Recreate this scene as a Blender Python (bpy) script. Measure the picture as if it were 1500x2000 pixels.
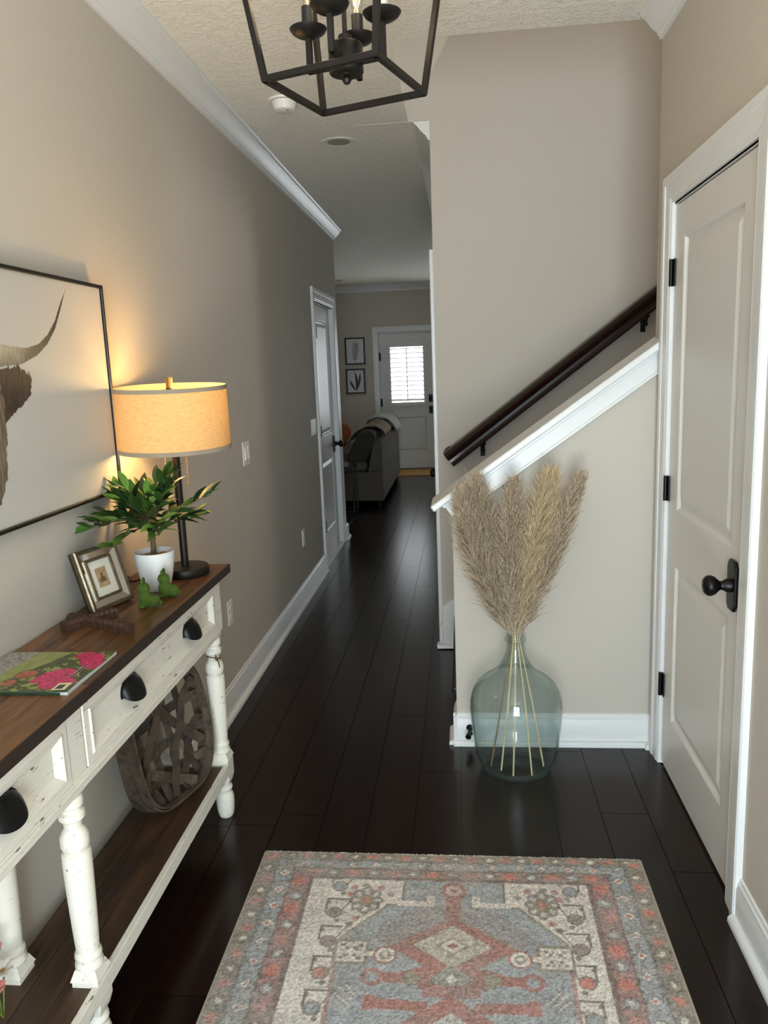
import bpy, bmesh, math, random
import numpy as np
from mathutils import Vector, Matrix

for o in list(bpy.data.objects):
    bpy.data.objects.remove(o)
SC = bpy.context.scene
COL = SC.collection
PI = math.pi
rnd = random.Random(7)

# ------------------------------------------------------------------ camera
CAM_H = 1.5439
YAW, PITCH, ROLL, FPX = -0.1032, -0.1825, -0.0396, 1529.56
fw = Vector((math.sin(YAW) * math.cos(PITCH), math.cos(YAW) * math.cos(PITCH), math.sin(PITCH)))
rt = Vector((math.cos(YAW), -math.sin(YAW), 0))
up = rt.cross(fw)
rt2 = rt * math.cos(ROLL) + up * math.sin(ROLL)
up2 = -rt * math.sin(ROLL) + up * math.cos(ROLL)
cd = bpy.data.cameras.new('camera')
cam = bpy.data.objects.new('camera', cd)
COL.objects.link(cam)
cd.sensor_fit = 'VERTICAL'
cd.sensor_height = 36
cd.lens = 36 * FPX / 2000
cd.clip_start = 0.05
M = Matrix((rt2, up2, -fw)).transposed().to_4x4()
M.translation = (0, 0, CAM_H)
cam.matrix_world = M
SC.camera = cam

# ------------------------------------------------------------------ world and light
w = bpy.data.worlds.new('world')
SC.world = w
w.use_nodes = True
wb = w.node_tree.nodes['Background']
wb.inputs['Color'].default_value = (0.86, 0.93, 1.0, 1)
wb.inputs['Strength'].default_value = 6.5


def area(name, loc, rot, sx, sy, power, color):
    l = bpy.data.lights.new(name, 'AREA')
    l.shape = 'RECTANGLE'
    l.size, l.size_y, l.energy, l.color = sx, sy, power, color
    o = bpy.data.objects.new(name, l)
    COL.objects.link(o)
    o.location = loc
    o.rotation_euler = rot
    return o


# daylight through the glazed front entrance behind the camera
area('daylight_front_entrance', (0.05, -1.52, 1.25), (PI / 2, 0, 0), 1.15, 2.1, 108, (0.63, 0.84, 1.0))
# upward fill added outside the entrance, brightens near ceiling and upper walls
area('added_entrance_fill', (0.05, -2.5, 0.05), (math.radians(150), 0, 0), 2.2, 1.6, 270, (1.0, 0.94, 0.82))
# daylight at the top of the stairs
area('daylight_upstairs_window', (3.3, 3.68, 4.3), (0, PI / 2, 0), 1.4, 0.9, 30, (1.0, 0.95, 0.88))

vs = SC.view_settings
vs.view_transform = 'Standard'
vs.look = 'None'
vs.exposure = 0.0
vs.gamma = 1
vs.use_curve_mapping = False
SC.cycles.use_denoising = True


# ------------------------------------------------------------------ helpers
def lin(c):
    return tuple((x / 12.92 if x <= 0.04045 else ((x + 0.055) / 1.055) ** 2.4) for x in (v / 255 for v in c))


class MB:
    def __init__(s):
        s.v, s.f = [], []

    def add(s, vs_, fs):
        k = len(s.v)
        s.v += [tuple(p) for p in vs_]
        s.f += [tuple(i + k for i in f) for f in fs]
        return s

    def box(s, x0, x1, y0, y1, z0, z1):
        return s.add([(x0, y0, z0), (x1, y0, z0), (x1, y1, z0), (x0, y1, z0), (x0, y0, z1), (x1, y0, z1), (x1, y1, z1), (x0, y1, z1)],
                     [(0, 3, 2, 1), (4, 5, 6, 7), (0, 1, 5, 4), (1, 2, 6, 5), (2, 3, 7, 6), (3, 0, 4, 7)])

    def obox(s, c, ax, ay, az):
        c, ax, ay, az = map(Vector, (c, ax, ay, az))
        P = [c + i * ax + j * ay + k * az for k in (-1, 1) for (i, j) in ((-1, -1), (1, -1), (1, 1), (-1, 1))]
        return s.add(P, [(0, 3, 2, 1), (4, 5, 6, 7), (0, 1, 5, 4), (1, 2, 6, 5), (2, 3, 7, 6), (3, 0, 4, 7)])

    def prism(s, poly, off):
        off = Vector(off)
        n = len(poly)
        P = [Vector(p) for p in poly]
        return s.add(P + [p + off for p in P],
                     [tuple(range(n))[::-1], tuple(range(n, 2 * n))] + [(i, (i + 1) % n, (i + 1) % n + n, i + n) for i in range(n)])

    def lathe(s, prof, c=(0, 0, 0), n=24, axis=(0, 0, 1), cap=True):
        c = Vector(c)
        a = Vector(axis).normalized()
        t = Vector((1, 0, 0)) if abs(a.x) < .9 else Vector((0, 1, 0))
        b = a.cross(t).normalized()
        t = b.cross(a)
        V = []
        for r, z in prof:
            for i in range(n):
                q = 2 * PI * i / n
                V.append(c + a * z + (t * math.cos(q) + b * math.sin(q)) * r)
        F = []
        for j in range(len(prof) - 1):
            for i in range(n):
                F.append((j * n + i, j * n + (i + 1) % n, (j + 1) * n + (i + 1) % n, (j + 1) * n + i))
        if cap:
            if prof[0][0] > 1e-5:
                F.append(tuple(range(n))[::-1])
            if prof[-1][0] > 1e-5:
                F.append(tuple(range((len(prof) - 1) * n, len(prof) * n)))
        return s.add(V, F)

    def tube(s, path, rad, n=8):
        P = [Vector(p) for p in path]
        R = rad if isinstance(rad, (list, tuple)) else [rad] * len(P)
        V = []
        t0 = None
        for i, p in enumerate(P):
            d = (P[min(i + 1, len(P) - 1)] - P[max(i - 1, 0)]).normalized()
            if t0 is None:
                t0 = d.cross(Vector((0, 0, 1)) if abs(d.z) < .9 else Vector((1, 0, 0))).normalized()
            t0 = (t0 - d * t0.dot(d)).normalized()
            b = d.cross(t0)
            for k in range(n):
                q = 2 * PI * k / n
                V.append(p + (t0 * math.cos(q) + b * math.sin(q)) * R[i])
        F = [(j * n + i, j * n + (i + 1) % n, (j + 1) * n + (i + 1) % n, (j + 1) * n + i) for j in range(len(P) - 1) for i in range(n)]
        F += [tuple(range(n))[::-1], tuple(range((len(P) - 1) * n, len(P) * n))]
        return s.add(V, F)

    def ell(s, c, r, n=16, m=10):
        c = Vector(c)
        V = [c + Vector((0, 0, -r[2]))]
        for j in range(1, m):
            q = -PI / 2 + PI * j / m
            for i in range(n):
                t = 2 * PI * i / n
                V.append(c + Vector((r[0] * math.cos(q) * math.cos(t), r[1] * math.cos(q) * math.sin(t), r[2] * math.sin(q))))
        V.append(c + Vector((0, 0, r[2])))
        F = [(0, 1 + (i + 1) % n, 1 + i) for i in range(n)]
        for j in range(m - 2):
            F += [(1 + j * n + i, 1 + j * n + (i + 1) % n, 1 + (j + 1) * n + (i + 1) % n, 1 + (j + 1) * n + i) for i in range(n)]
        L = len(V) - 1
        F += [(L, 1 + (m - 2) * n + i, 1 + (m - 2) * n + (i + 1) % n) for i in range(n)]
        return s.add(V, F)

    def xf(s, Mx):
        s.v = [tuple(Mx @ Vector(p)) for p in s.v]
        return s

    def mesh(s, name):
        me = bpy.data.meshes.new(name)
        me.from_pydata(s.v, [], s.f)
        me.update()
        return me

    def build(s, name, mat, parent=None, smooth=False, bevel=0, seg=2, recalc=True):
        me = s.mesh(name)
        if recalc:
            bm = bmesh.new()
            bm.from_mesh(me)
            bmesh.ops.recalc_face_normals(bm, faces=bm.faces)
            bm.to_mesh(me)
            bm.free()
        me.materials.append(mat)
        if smooth:
            me.polygons.foreach_set('use_smooth', [True] * len(me.polygons))
            me.set_sharp_from_angle(angle=math.radians(smooth if smooth is not True else 40))
        o = bpy.data.objects.new(name, me)
        COL.objects.link(o)
        if bevel:
            b = o.modifiers.new('bevel', 'BEVEL')
            b.width = bevel
            b.segments = seg
            b.limit_method = 'ANGLE'
            b.angle_limit = math.radians(35)
        attach(o, parent)
        return o


def wmat(o):
    m = o.matrix_basis.copy()
    if o.parent is not None:
        m = wmat(o.parent) @ o.matrix_parent_inverse @ m
    return m


def attach(o, parent):
    """parts are modelled in world coordinates"""
    if parent is not None:
        o.parent = parent
        o.matrix_parent_inverse = wmat(parent).inverted()
    return o


def inst(name, me, mat4, parent):
    o = bpy.data.objects.new(name, me)
    COL.objects.link(o)
    o.matrix_basis = mat4
    return attach(o, parent)


def tag(o, label=None, cat=None, group=None, kind=None):
    if label:
        o['label'] = label
    if cat:
        o['category'] = cat
    if group:
        o['group'] = group
    if kind:
        o['kind'] = kind
    return o


def thing(name, loc, label=None, cat=None, group=None, kind=None):
    o = bpy.data.objects.new(name, None)
    COL.objects.link(o)
    o.location = loc
    o.empty_display_size = 0.05
    return tag(o, label, cat, group, kind)


def struct(o):
    o['kind'] = 'structure'
    return o


def copy_tree(root, loc=None, **kw):
    r = root.copy()
    COL.objects.link(r)
    if loc is not None:
        r.location = loc
    for ch in list(root.children):
        c = ch.copy()
        COL.objects.link(c)
        c.parent = r
        c.matrix_parent_inverse = ch.matrix_parent_inverse
        for g in ch.children:
            d = g.copy()
            COL.objects.link(d)
            d.parent = c
            d.matrix_parent_inverse = g.matrix_parent_inverse
    tag(r, **kw)
    return r


# ------------------------------------------------------------------ materials
def new_mat(name):
    m = bpy.data.materials.new(name)
    m.use_nodes = True
    nt = m.node_tree
    return m, nt, nt.nodes['Principled BSDF']


def N(nt, t, **kw):
    n = nt.nodes.new(t)
    for k, v in kw.items():
        if k in n.inputs.keys():
            n.inputs[k].default_value = v
        else:
            setattr(n, k, v)
    return n


def ramp(nt, fac, stops):
    r = nt.nodes.new('ShaderNodeValToRGB')
    el = r.color_ramp.elements
    while len(el) < len(stops):
        el.new(0.5)
    for e, (p, c) in zip(el, stops):
        e.position = p
        e.color = (*c, 1)
    nt.links.new(fac, r.inputs[0])
    return r.outputs[0]


def coords(nt, scale=(1, 1, 1), obj_random=0.0, world=True):
    if world:
        g = nt.nodes.new('ShaderNodeNewGeometry').outputs['Position']
    else:
        g = nt.nodes.new('ShaderNodeTexCoord').outputs['Object']
    if obj_random:
        oi = nt.nodes.new('ShaderNodeObjectInfo')
        a = N(nt, 'ShaderNodeVectorMath', operation='ADD')
        mu = N(nt, 'ShaderNodeMath', operation='MULTIPLY')
        mu.inputs[1].default_value = obj_random
        nt.links.new(oi.outputs['Random'], mu.inputs[0])
        nt.links.new(g, a.inputs[0])
        nt.links.new(mu.outputs[0], a.inputs[1])
        g = a.outputs[0]
    mp = nt.nodes.new('ShaderNodeMapping')
    mp.inputs['Scale'].default_value = scale
    nt.links.new(g, mp.inputs['Vector'])
    return mp.outputs[0]


def noise(nt, vec, scale=5, detail=3, rough=0.5, dist=0.0):
    n = N(nt, 'ShaderNodeTexNoise')
    n.inputs['Scale'].default_value = scale
    n.inputs['Detail'].default_value = detail
    n.inputs['Roughness'].default_value = rough
    n.inputs['Distortion'].default_value = dist
    nt.links.new(vec, n.inputs['Vector'])
    return n.outputs['Fac']


def bump(nt, bs, h, strength, dist=0.002):
    b = N(nt, 'ShaderNodeBump')
    b.inputs['Strength'].default_value = strength
    b.inputs['Distance'].default_value = dist
    nt.links.new(h, b.inputs['Height'])
    nt.links.new(b.outputs[0], bs.inputs['Normal'])


def simple(name, col, rough=0.5, metal=0.0, var=0.06, nscale=30, bmp=0.0, spec=0.5, bdist=0.001):
    m, nt, bs = new_mat(name)
    c = lin(col)
    vec = coords(nt)
    f = noise(nt, vec, nscale, 3)
    nt.links.new(ramp(nt, f, [(0.25, tuple(x * (1 - var) for x in c)), (0.75, tuple(min(1, x * (1 + var)) for x in c))]), bs.inputs['Base Color'])
    bs.inputs['Roughness'].default_value = rough
    bs.inputs['Metallic'].default_value = metal
    bs.inputs['Specular IOR Level'].default_value = spec
    if bmp:
        bump(nt, bs, f, bmp, bdist)
    return m


def wood(name, dark, light, rough=0.4, gscale=(30, 2.0, 30), objr=7.0, tint=0.25, bmp=0.15, spec=0.5):
    """long grain along world y"""
    m, nt, bs = new_mat(name)
    vec = coords(nt, gscale, objr)
    f = noise(nt, vec, 1.0, 5, 0.6, 1.2)
    col = ramp(nt, f, [(0.3, lin(dark)), (0.55, tuple((a + b) / 2 for a, b in zip(lin(dark), lin(light)))), (0.75, lin(light))])
    oi = nt.nodes.new('ShaderNodeObjectInfo')
    mr = N(nt, 'ShaderNodeMapRange')
    mr.inputs['To Min'].default_value = 1 - tint
    mr.inputs['To Max'].default_value = 1 + tint
    nt.links.new(oi.outputs['Random'], mr.inputs['Value'])
    hs = N(nt, 'ShaderNodeHueSaturation')
    nt.links.new(mr.outputs[0], hs.inputs['Value'])
    nt.links.new(col, hs.inputs['Color'])
    nt.links.new(hs.outputs[0], bs.inputs['Base Color'])
    bs.inputs['Roughness'].default_value = rough
    bs.inputs['Specular IOR Level'].default_value = spec
    bump(nt, bs, f, bmp, 0.001)
    return m


def attr_mat(name, rough=0.9, bscale=600, bstr=0.3, sheen=0.0, noise_amt=0.0):
    m, nt, bs = new_mat(name)
    a = N(nt, 'ShaderNodeAttribute')
    a.attribute_name = 'col'
    out = a.outputs['Color']
    vec = coords(nt)
    f = noise(nt, vec, bscale, 2)
    if noise_amt:
        mr = N(nt, 'ShaderNodeMapRange')
        mr.inputs['From Min'].default_value = 0.25
        mr.inputs['From Max'].default_value = 0.75
        mr.inputs['To Min'].default_value = 1 - noise_amt
        mr.inputs['To Max'].default_value = 1 + noise_amt
        nt.links.new(f, mr.inputs['Value'])
        hs = N(nt, 'ShaderNodeHueSaturation')
        nt.links.new(mr.outputs[0], hs.inputs['Value'])
        nt.links.new(out, hs.inputs['Color'])
        out = hs.outputs[0]
    nt.links.new(out, bs.inputs['Base Color'])
    bs.inputs['Roughness'].default_value = rough
    bs.inputs['Specular IOR Level'].default_value = 0.15 if rough > .7 else 0.5
    bump(nt, bs, f, bstr, 0.002)
    return m


MT = {}
MT['wall'] = simple('greige_wall_paint', (196, 188, 176), 0.75, var=0.015, nscale=120, bmp=0.08, spec=0.3)
MT['trim'] = simple('white_trim_paint', (226, 226, 224), 0.32, var=0.01, nscale=40)
MT['door'] = simple('white_door_paint', (219, 216, 210), 0.36, var=0.012, nscale=60, bmp=0.04)


def ceil_mat():
    m, nt, bs = new_mat('knockdown_ceiling')
    vec = coords(nt)
    f1 = noise(nt, vec, 36, 4, 0.6, 0.8)
    r = ramp(nt, f1, [(0.46, (0, 0, 0)), (0.58, (1, 1, 1))])
    c = lin((243, 238, 226))
    bs.inputs['Base Color'].default_value = (*c, 1)
    bs.inputs['Roughness'].default_value = 0.85
    bump(nt, bs, r, 0.6, 0.004)
    return m


MT['ceiling'] = ceil_mat()
MT['floor'] = wood('dark_hardwood', (18, 8, 5), (34, 18, 12), 0.22, (34, 1.8, 34), 9.0, 0.22, 0.22, 0.33)
MT['tread'] = wood('dark_stair_wood', (24, 15, 12), (40, 26, 21), 0.4, (3, 34, 34), 3.0, 0.1, 0.1)
MT['rail'] = simple('espresso_handrail', (38, 18, 14), 0.25, var=0.2, nscale=18)
MT['black'] = simple('black_hardware', (16, 15, 15), 0.38, metal=0.5, var=0.1)
MT['bronze'] = simple('dark_bronze_metal', (40, 35, 32), 0.45, metal=0.6, var=0.08)
MT['tabletop'] = wood('rustic_walnut_boards', (54, 34, 21), (132, 88, 50), 0.36, (26, 1.8, 26), 5.0, 0.22, 0.2)
MT['topedge'] = simple('dark_walnut_edge', (44, 30, 23), 0.5, var=0.2, nscale=20)
MT['shelfwood'] = wood('dark_shelf_boards', (30, 20, 13), (92, 64, 40), 0.5, (22, 2.0, 22), 5.0, 0.3, 0.2)


def distressed():
    m, nt, bs = new_mat('distressed_white_paint')
    vec = coords(nt)
    v2 = coords(nt, (1, 0.25, 1.6))
    f = noise(nt, v2, 95, 4, 0.65)
    g = noise(nt, vec, 9, 3)
    add = N(nt, 'ShaderNodeMath', operation='MULTIPLY_ADD')
    add.inputs[1].default_value = 0.35
    nt.links.new(g, add.inputs[0])
    nt.links.new(f, add.inputs[2])
    col = ramp(nt, add.outputs[0], [(0.0, lin((240, 234, 220))), (0.825, lin((229, 222, 207))), (0.858, lin((158, 146, 128))), (0.90, lin((70, 58, 48)))])
    nt.links.new(col, bs.inputs['Base Color'])
    bs.inputs['Roughness'].default_value = 0.55
    bump(nt, bs, f, 0.1, 0.001)
    return m


MT['distress'] = distressed()
MT['shaft'] = simple('white_plastic', (232, 229, 220), 0.4, var=0.01)
MT['basket'] = wood('weathered_basket_slat', (44, 36, 29), (96, 80, 64), 0.8, (25, 6, 25), 9.0, 0.3, 0.3)
MT['pot'] = simple('white_ceramic_pot', (226, 223, 218), 0.45, var=0.01, bmp=0.04)
MT['soil'] = simple('tan_moss_filler', (170, 134, 80), 0.95, var=0.3, nscale=120, bmp=0.5, bdist=0.004)
MT['bark'] = simple('olive_bark', (92, 74, 52), 0.85, var=0.25, nscale=90, bmp=0.4)
MT['olive'] = simple('green_olive_fruit', (96, 110, 40), 0.4)
MT['moss'] = simple('green_moss_flock', (66, 88, 20), 1.0, var=0.4, nscale=300, bmp=0.8, bdist=0.004)
MT['cross'] = wood('carved_dark_wood', (52, 32, 22), (88, 56, 38), 0.55, (60, 40, 60), 2.0, 0.1, 0.5)
MT['paper'] = simple('magazine_pages', (196, 200, 198), 0.7, var=0.12, nscale=300)
MT['gold'] = simple('antique_silver_frame', (120, 106, 84), 0.35, metal=0.8, var=0.25, nscale=60)
MT['mirror'] = simple('mirror_glass', (235, 235, 232), 0.04, metal=1.0, var=0.0)
MT['sofa'] = simple('beige_linen_upholstery', (88, 80, 69), 0.95, var=0.06, nscale=180, bmp=0.25)
MT['sofa2'] = simple('taupe_cushion_fabric', (52, 47, 40), 0.95, var=0.08, nscale=140, bmp=0.2)
MT['jute'] = simple('tan_jute_mat', (186, 142, 82), 0.95, var=0.25, nscale=60, bmp=0.5)
MT['sleeve'] = simple('black_candle_sleeve', (26, 25, 24), 0.5, metal=0.2)


def emis(name, col, strength):
    m, nt, bs = new_mat(name)
    bs.inputs['Base Color'].default_value = (*lin(col), 1)
    bs.inputs['Emission Color'].default_value = (*lin(col), 1)
    bs.inputs['Emission Strength'].default_value = strength
    return m


MT['bulb_on'] = emis('lit_lamp_bulb', (255, 200, 120), 8)
MT['filament'] = emis('amber_filament', (255, 190, 70), 2.5)


def thin_glass(name, face, edge, rough=0.02, gl=1.0):
    m = bpy.data.materials.new(name)
    m.use_nodes = True
    nt = m.node_tree
    nt.nodes.clear()
    out = nt.nodes.new('ShaderNodeOutputMaterial')
    tr = nt.nodes.new('ShaderNodeBsdfTransparent')
    gs = nt.nodes.new('ShaderNodeBsdfGlossy')
    gs.inputs['Roughness'].default_value = rough
    lw = nt.nodes.new('ShaderNodeLayerWeight')
    lw.inputs['Blend'].default_value = 0.5
    c = ramp(nt, lw.outputs['Facing'], [(0.0, face), (0.70, tuple((a * 0.85 + b * 0.15) for a, b in zip(face, edge))), (0.98, edge)])
    nt.links.new(c, tr.inputs['Color'])
    pw = N(nt, 'ShaderNodeMath', operation='POWER')
    pw.inputs[1].default_value = 4.0
    nt.links.new(lw.outputs['Facing'], pw.inputs[0])
    mu = N(nt, 'ShaderNodeMath', operation='MULTIPLY_ADD')
    mu.inputs[1].default_value = 0.55 * gl
    mu.inputs[2].default_value = 0.035 * gl
    nt.links.new(pw.outputs[0], mu.inputs[0])
    mx = nt.nodes.new('ShaderNodeMixShader')
    nt.links.new(mu.outputs[0], mx.inputs[0])
    nt.links.new(tr.outputs[0], mx.inputs[1])
    nt.links.new(gs.outputs[0], mx.inputs[2])
    nt.links.new(mx.outputs[0], out.inputs['Surface'])
    return m


MT['aqua'] = thin_glass('aqua_recycled_glass', (0.974, 0.995, 0.991), (0.52, 0.67, 0.65), gl=1.2)
MT['clear'] = thin_glass('clear_glass', (0.97, 0.97, 0.96), (0.7, 0.7, 0.68))


def shade_mat():
    m = bpy.data.materials.new('linen_lampshade')
    m.use_nodes = True
    nt = m.node_tree
    nt.nodes.clear()
    out = nt.nodes.new('ShaderNodeOutputMaterial')
    vec = coords(nt, (1, 1, 14))
    f = noise(nt, vec, 60, 3, 0.6)
    c = ramp(nt, f, [(0.3, lin((196, 152, 100))), (0.7, lin((226, 186, 130)))])
    d = nt.nodes.new('ShaderNodeBsdfDiffuse')
    t = nt.nodes.new('ShaderNodeBsdfTranslucent')
    mx = nt.nodes.new('ShaderNodeMixShader')
    mx.inputs[0].default_value = 0.075
    nt.links.new(c, d.inputs['Color'])
    nt.links.new(c, t.inputs['Color'])
    nt.links.new(d.outputs[0], mx.inputs[1])
    nt.links.new(t.outputs[0], mx.inputs[2])
    nt.links.new(mx.outputs[0], out.inputs['Surface'])
    return m


MT['shade'] = shade_mat()
MT['band'] = simple('grey_shade_trim', (150, 136, 116), 0.9, var=0.05)


def leaf_mat():
    m, nt, bs = new_mat('olive_leaf')
    oi = nt.nodes.new('ShaderNodeObjectInfo')
    c = ramp(nt, oi.outputs['Random'], [(0.0, lin((26, 46, 18))), (0.5, lin((44, 74, 26))), (0.85, lin((74, 112, 36))), (1.0, lin((116, 150, 64)))])
    nt.links.new(c, bs.inputs['Base Color'])
    bs.inputs['Roughness'].default_value = 0.5
    return m


MT['leaf'] = leaf_mat()


def plume_mat(name, a, b):
    m, nt, bs = new_mat(name)
    vec = coords(nt)
    f = noise(nt, vec, 140, 3)
    nt.links.new(ramp(nt, f, [(0.3, lin(a)), (0.7, lin(b))]), bs.inputs['Base Color'])
    bs.inputs['Roughness'].default_value = 0.95
    bs.inputs['Specular IOR Level'].default_value = 0.1
    return m


MT['plume'] = plume_mat('taupe_plume', (146, 126, 103), (214, 195, 168))
MT['plume_gold'] = plume_mat('golden_plume', (190, 164, 126), (232, 212, 178))
MT['stem'] = simple('straw_stem', (216, 196, 148), 0.7, var=0.2, nscale=60)
MT['stemb'] = simple('brown_stem', (140, 118, 92), 0.7, var=0.2, nscale=60)

# ------------------------------------------------------------------ room shell
XL, XR, YK, YS, YB, H = -1.089, 0.736, 3.035, 4.176, 11.89, 2.74
XH = -0.13          # hall right wall face
YE = 7.10           # end of hall left wall
YF = -1.35          # front wall face

# floor slab + planks
fl = struct(MB().box(-4.75, 3.7, -1.5, 12.05, -0.08, -0.006).build('floor', MT['floor']))
PW = 0.16
unit = MB().box(-.5, .5, -.5, .5, -.5, .5)
pm = unit.mesh('plank')
pm.materials.append(MT['floor'])


def plank(x0, x1, y0, y1):
    o = bpy.data.objects.new('plank', pm)
    COL.objects.link(o)
    g = 0.0012
    o.location = ((x0 + x1) / 2, (y0 + y1) / 2, -0.003)
    o.scale = (x1 - x0 - 2 * g, y1 - y0 - 2 * g, 0.006)
    o.parent = fl


k = -12
while -0.19 + k * PW < XR:
    x0, x1 = -0.19 + k * PW, -0.19 + (k + 1) * PW
    k += 1
    if x1 < XL + .02:
        segs = [(YE + .12, YB)]
    elif x1 < XH + .1:
        segs = [(YF, YB)]
    else:
        segs = [(YF, YK + .12)]
    a, b = max(x0, -1.96), min(x1, XR)
    if a < XL < b:
        a = XL
    for s0, s1 in segs:
        y = s0 - rnd.uniform(0, 1.2)
        while y < s1:
            L = rnd.choice([0.75, 1.05, 1.3, 1.55])
            p0, p1 = max(y, s0), min(y + L, s1)
            if p1 - p0 > .05:
                plank(a, b, p0, p1)
            y += L

# walls
wl = MB()
wl.box(XL - .15, XL, YF - .12, 5.955, 0, H).box(XL - .15, XL, 6.845, YE, 0, H).box(XL - .15, XL, 5.955, 6.845, 2.05, H)
struct(wl.build('wall_left', MT['wall']))
struct(MB().box(-4.75, XL - .15, YE - .12, YE, 0, H).build('wall_living_front', MT['wall']))
struct(MB().box(-4.9, -4.75, YE - .12, YB + .12, 0, H).build('wall_living_left', MT['wall']))
wl = MB()
for xa, xb in ((-4.9, -3.7), (-2.9, -1.226), (-.385, .05), (1.25, 3.7)):
    wl.box(xa, xb, YB, YB + .12, 0, H)
for xa, xb in ((-3.7, -2.9), (.05, 1.25)):
    wl.box(xa, xb, YB, YB + .12, 0, .72).box(xa, xb, YB, YB + .12, 2.2, H)
wl.box(-1.226, -.385, YB, YB + .12, 2.05, H)
struct(wl.build('wall_back', MT['wall']))
for i, (xa, xb) in enumerate(((-3.7, -2.9), (.05, 1.25))):
    wn_ = thing('window_%d' % (i + 1), ((xa + xb) / 2, YB, .72), kind='structure')
    e = MB()
    xm = (xa + xb) / 2
    for (p, q, r, t_) in ((xa, xa + .05, .72, 2.2), (xb - .05, xb, .72, 2.2), (xm - .03, xm + .03, .77, 2.15), (xa + .05, xb - .05, 2.15, 2.2), (xa + .05, xb - .05, .72, .77)):
        e.box(p, q, YB + .03, YB + .08, r, t_)
    e.build('frame', MT['trim'], wn_)
    MB().box(xa + .05, xb - .05, YB + .053, YB + .057, .77, 2.15).build('glass_pane', MT['clear'], wn_)
    MB().box(xa - .05, xb + .05, YB - .03, YB + .03, .69, .72).build('sill', MT['trim'], wn_)
wl = MB()
wl.box(XR, XR + .12, YF - .12, 2.095, 0, H).box(XR, XR + .12, 2.895, 3.12, 0, H).box(XR, XR + .12, 2.095, 2.895, 2.05, H)
struct(wl.build('wall_right', MT['wall']))
wl = MB()
wl.box(XL - .15, -.55, YF - .12, YF, 0, H).box(.65, XR + .12, YF - .12, YF, 0, H).box(-.55, .65, YF - .12, YF, 2.32, H)
struct(wl.build('wall_front', MT['wall']))
# glazed entrance behind the camera
fw_ = thing('door_front', (0.05, YF - .08, 0), kind='structure')
e = MB()
for (a, b, c, d) in ((-.55, -.45, 0, 2.32), (.55, .65, 0, 2.32), (-.45, .55, 2.24, 2.32), (-.45, .55, 0, .2), (.02, .08, .2, 2.24)):
    e.box(a, b, YF - .1, YF - .06, c, d)
for z in (.72, 1.22, 1.72):
    e.box(-.45, .55, YF - .09, YF - .07, z - .02, z + .02)
e.build('frame', MT['trim'], fw_)

# hall right wall (starts at the stair back wall)
wl = MB()
wl.box(XH, XH + .12, YS + .1, 4.28, 0, H).box(XH, XH + .12, 5.12, 7.6, 0, H).box(XH, XH + .12, 4.28, 5.12, 2.05, H)
struct(wl.build('wall_hall_right', MT['wall']))
struct(MB().box(XH + .12, 3.7, 7.48, 7.6, 0, H).build('wall_living_right', MT['wall']))
struct(MB().box(1.55, 1.67, 7.6, YB, 0, H).build('wall_living_side', MT['wall']))
# stair back wall, runs up past the ceiling
struct(MB().box(XH, 3.7, YS, YS + .1, 0, H).box(-.5, 3.7, YS, YS + .1, H, 5.4).build('wall_stair_back', MT['wall']))
SL = 0.70
# knee wall
kz = lambda x: 1.0 + SL * x        # underside line of the cap
kp = [(-.045, YK, 0), (XR, YK, 0), (XR, YK, kz(XR)), (-.045, YK, kz(-.045))]
struct(MB().prism(kp, (0, .12, 0)).build('wall_knee', MT['wall']))
struct(MB().box(XR + .12, 3.7, YK + .02, YK + .12, 0, 5.4).box(-.5, XR + .12, 3.06, 3.18, H + .3, 5.4).build('wall_stair_front', MT['wall']))
struct(MB().box(3.6, 3.7, YK, YS + .1, 0, 5.4).build('wall_stair_end', MT['wall']))
# ceilings
ce = MB()
ce.box(XL - .15, XR + .12, YF - .12, 3.18, H, H + .3).box(XL - .15, -.235, 3.18, YS, H, H + .3).box(XL - .15, XH + .12, YS + .1, YE, H, H + .3)
ce.box(-4.9, 3.7, YE, 12.05, H, H + .3).box(XL - .15, -.5, YS, YS + .1, H, H + .3).box(-.5, XH, YS + .0, YS + .1, H - .002, H - .0005)
struct(ce.build('ceiling', MT['ceiling']))
struct(MB().box(-.6, 3.7, 3.0, YS + .1, 5.4, 5.5).build('ceiling_upstairs', MT['ceiling']))
# sloped soffit at the left of the stairwell opening
dz = 5.4 - H
struct(MB().prism([(-.235, 3.181, H + .001), (-.235 + dz / 1.77, 3.18, 5.4), (-.5 + dz / 1.77, 3.181, 5.4), (-.5, 3.181, H + .001)], (0, YS - 3.182, 0)).build('ceiling_stair_soffit', MT['ceiling']))

# ---- moulding profiles
CROWN = [(0, 0), (.010, 0), (.012, .010), (.018, .014), (.020, .022), (.030, .030), (.046, .046), (.058, .062), (.064, .070), (.070, .072), (.074, .080), (.080, .084), (.080, .092), (0, .092)]
BASE = [(0, 0), (.034, 0), (.033, .012), (.028, .019), (.015, .022), (.015, .102), (.012, .108), (.012, .118), (.007, .124), (.006, .132), (0, .134)]


def mould(name, prof, p0, p1, nrm, z, mat=None, parent=None):
    n = Vector((*nrm, 0))
    P = [Vector((p0[0], p0[1], z)) + n * d + Vector((0, 0, h)) for d, h in prof]
    return MB().prism(P, Vector((p1[0] - p0[0], p1[1] - p0[1], 0))).build(name, mat or MT['trim'], parent, smooth=30)


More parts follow.
